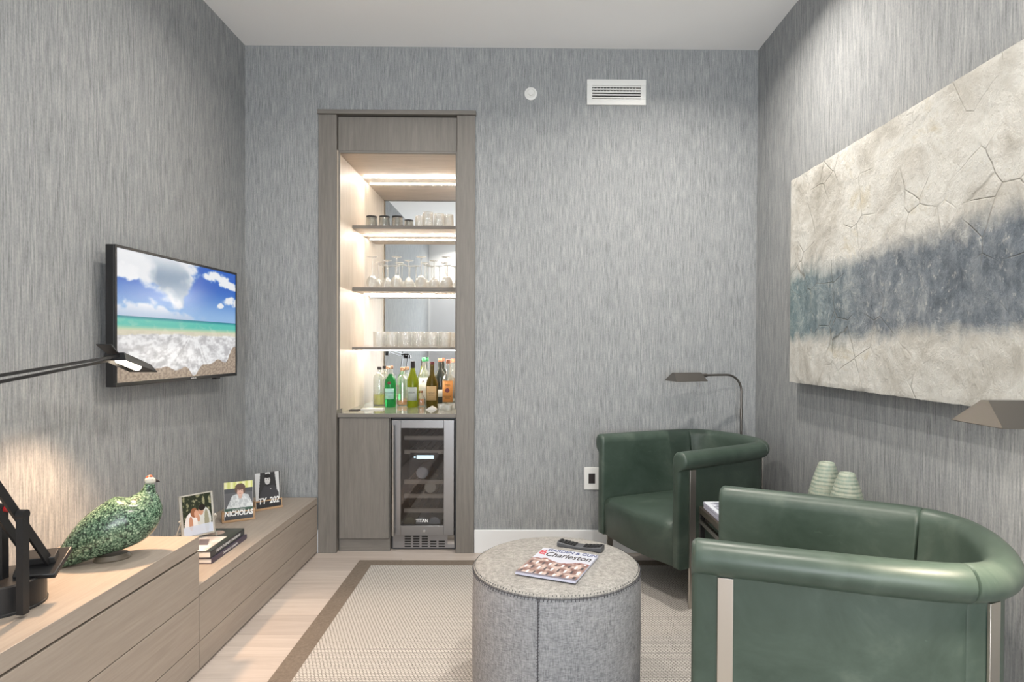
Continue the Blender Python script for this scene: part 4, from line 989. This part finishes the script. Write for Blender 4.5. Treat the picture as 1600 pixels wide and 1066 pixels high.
tcn = N(nt, 'ShaderNodeTexWave', wave_type='BANDS', bands_direction='Z'); nt.links.new(coords(nt), tcn.inputs['Vector']); tcn.inputs['Scale'].default_value = 22; tcn.inputs['Distortion'].default_value = 1.2
k_ = noi(nt, coords(nt, (70, 70, 40)), 1, 3)
nt.links.new(mix(nt, .45, ramp(nt, tcn.outputs[1], [(0.2, rgb(122, 140, 128)), (.6, rgb(172, 178, 162))]), ramp(nt, k_, [(.35, rgb(138, 158, 146)), (.65, rgb(184, 186, 168))])), b_.inputs['Base Color'])
vase('taller-looking sage green ribbed ceramic vase on the left, nearer the far armchair', (1.28, 2.56, TZt + .0003), 1.05)
vase('sage green ribbed ceramic vase on the right, nearer the foreground armchair', (1.28, 2.40, TZt + .0003), 1.0)

# ---------------------------------------------------------------- pharmacy floor lamps
def floor_lamp(label, px, py, z, ang, reach, power):
    # ang: direction the arm points, shade runs along it
    t = thing('floor_lamp', label, 'floor lamp', (px, py, 0), ang, 'pharmacy floor lamps')
    MB().lathe([(.085, 0), (.088, .004), (.085, .012), (.02, .018), (.012, .03)], 32).build('base', M['pewter'], t)
    rb = .10; za = z + .032
    p_ = [(0, 0, .02), (0, 0, .5), (0, 0, za - rb)] + [(rb - rb * cos(R(a)), 0, za - rb + rb * sin(R(a))) for a in (15, 30, 45, 60, 75, 90)] + [(reach - .19, 0, za), (reach - .10, 0, za - .002)]
    MB().tube(p_, .0065, 12).build('pole', M['pewter'], t)
    MB().tube([(0, 0, .55), (0, 0, .62)], .010, 14).build('collar', M['pewter'], t)
    MB().tube([(0, 0, za - rb - .16), (0, 0, za - rb - .10)], .0085, 14).build('joint', M['pewter'], t)
    MB().tube([(reach - .135, 0, za - .001), (reach - .095, 0, za - .004)], .011, 14).build('swivel', M['pewter'], t)
    L_ = .20; w0, w1 = .070, .010; x0, x1 = reach - .10, reach + .10; zt = z + .047
    vs = [(x0, -w0, z), (x0, w0, z), (x1, w0, z), (x1, -w0, z), (x0 + .006, -w1, zt), (x0 + .006, w1, zt), (x1 - .018, w1, zt), (x1 - .018, -w1, zt)]
    s_ = MB().add(vs, [(4, 5, 6, 7), (0, 4, 7, 3), (1, 2, 6, 5), (0, 1, 5, 4), (3, 7, 6, 2)]).build('shade', M['pewter'], t, smooth=False)
    sm = s_.modifiers.new('s', 'SOLIDIFY'); sm.thickness = .0015
    MB().tube([(x0 + .03, 0, z + .016), (x1 - .04, 0, z + .016)], .010, 12).build('bulb', M['bulb'] if power else M['plate'], t)
    MB().tube([(x0 + .025, .02, z - .045), (x0 + .025, .02, z + .01)], .0018, 8).build('pull_chain', M['pewter'], t)
    d_ = Vector((cos(ang), sin(ang), 0)); c_ = Vector((px, py, z + .012)) + d_ * reach
    if not power: return t
    l = light('floor_lamp_glow', 'AREA', tuple(c_ - Vector((0, 0, .006))), power, (1, .84, .66), (.14, .08), (0, 0, -1)); l.rotation_euler = (0, 0, ang)
    return t
floor_lamp('bronze pharmacy floor lamp in the far corner behind the armchair', 1.30, 3.625, 1.058, math.atan2(-.10, -.36), .37, 0)
floor_lamp('bronze pharmacy floor lamp reaching in at the right edge beneath the painting', 1.32, 1.215, 1.104, pi, .315, 5)
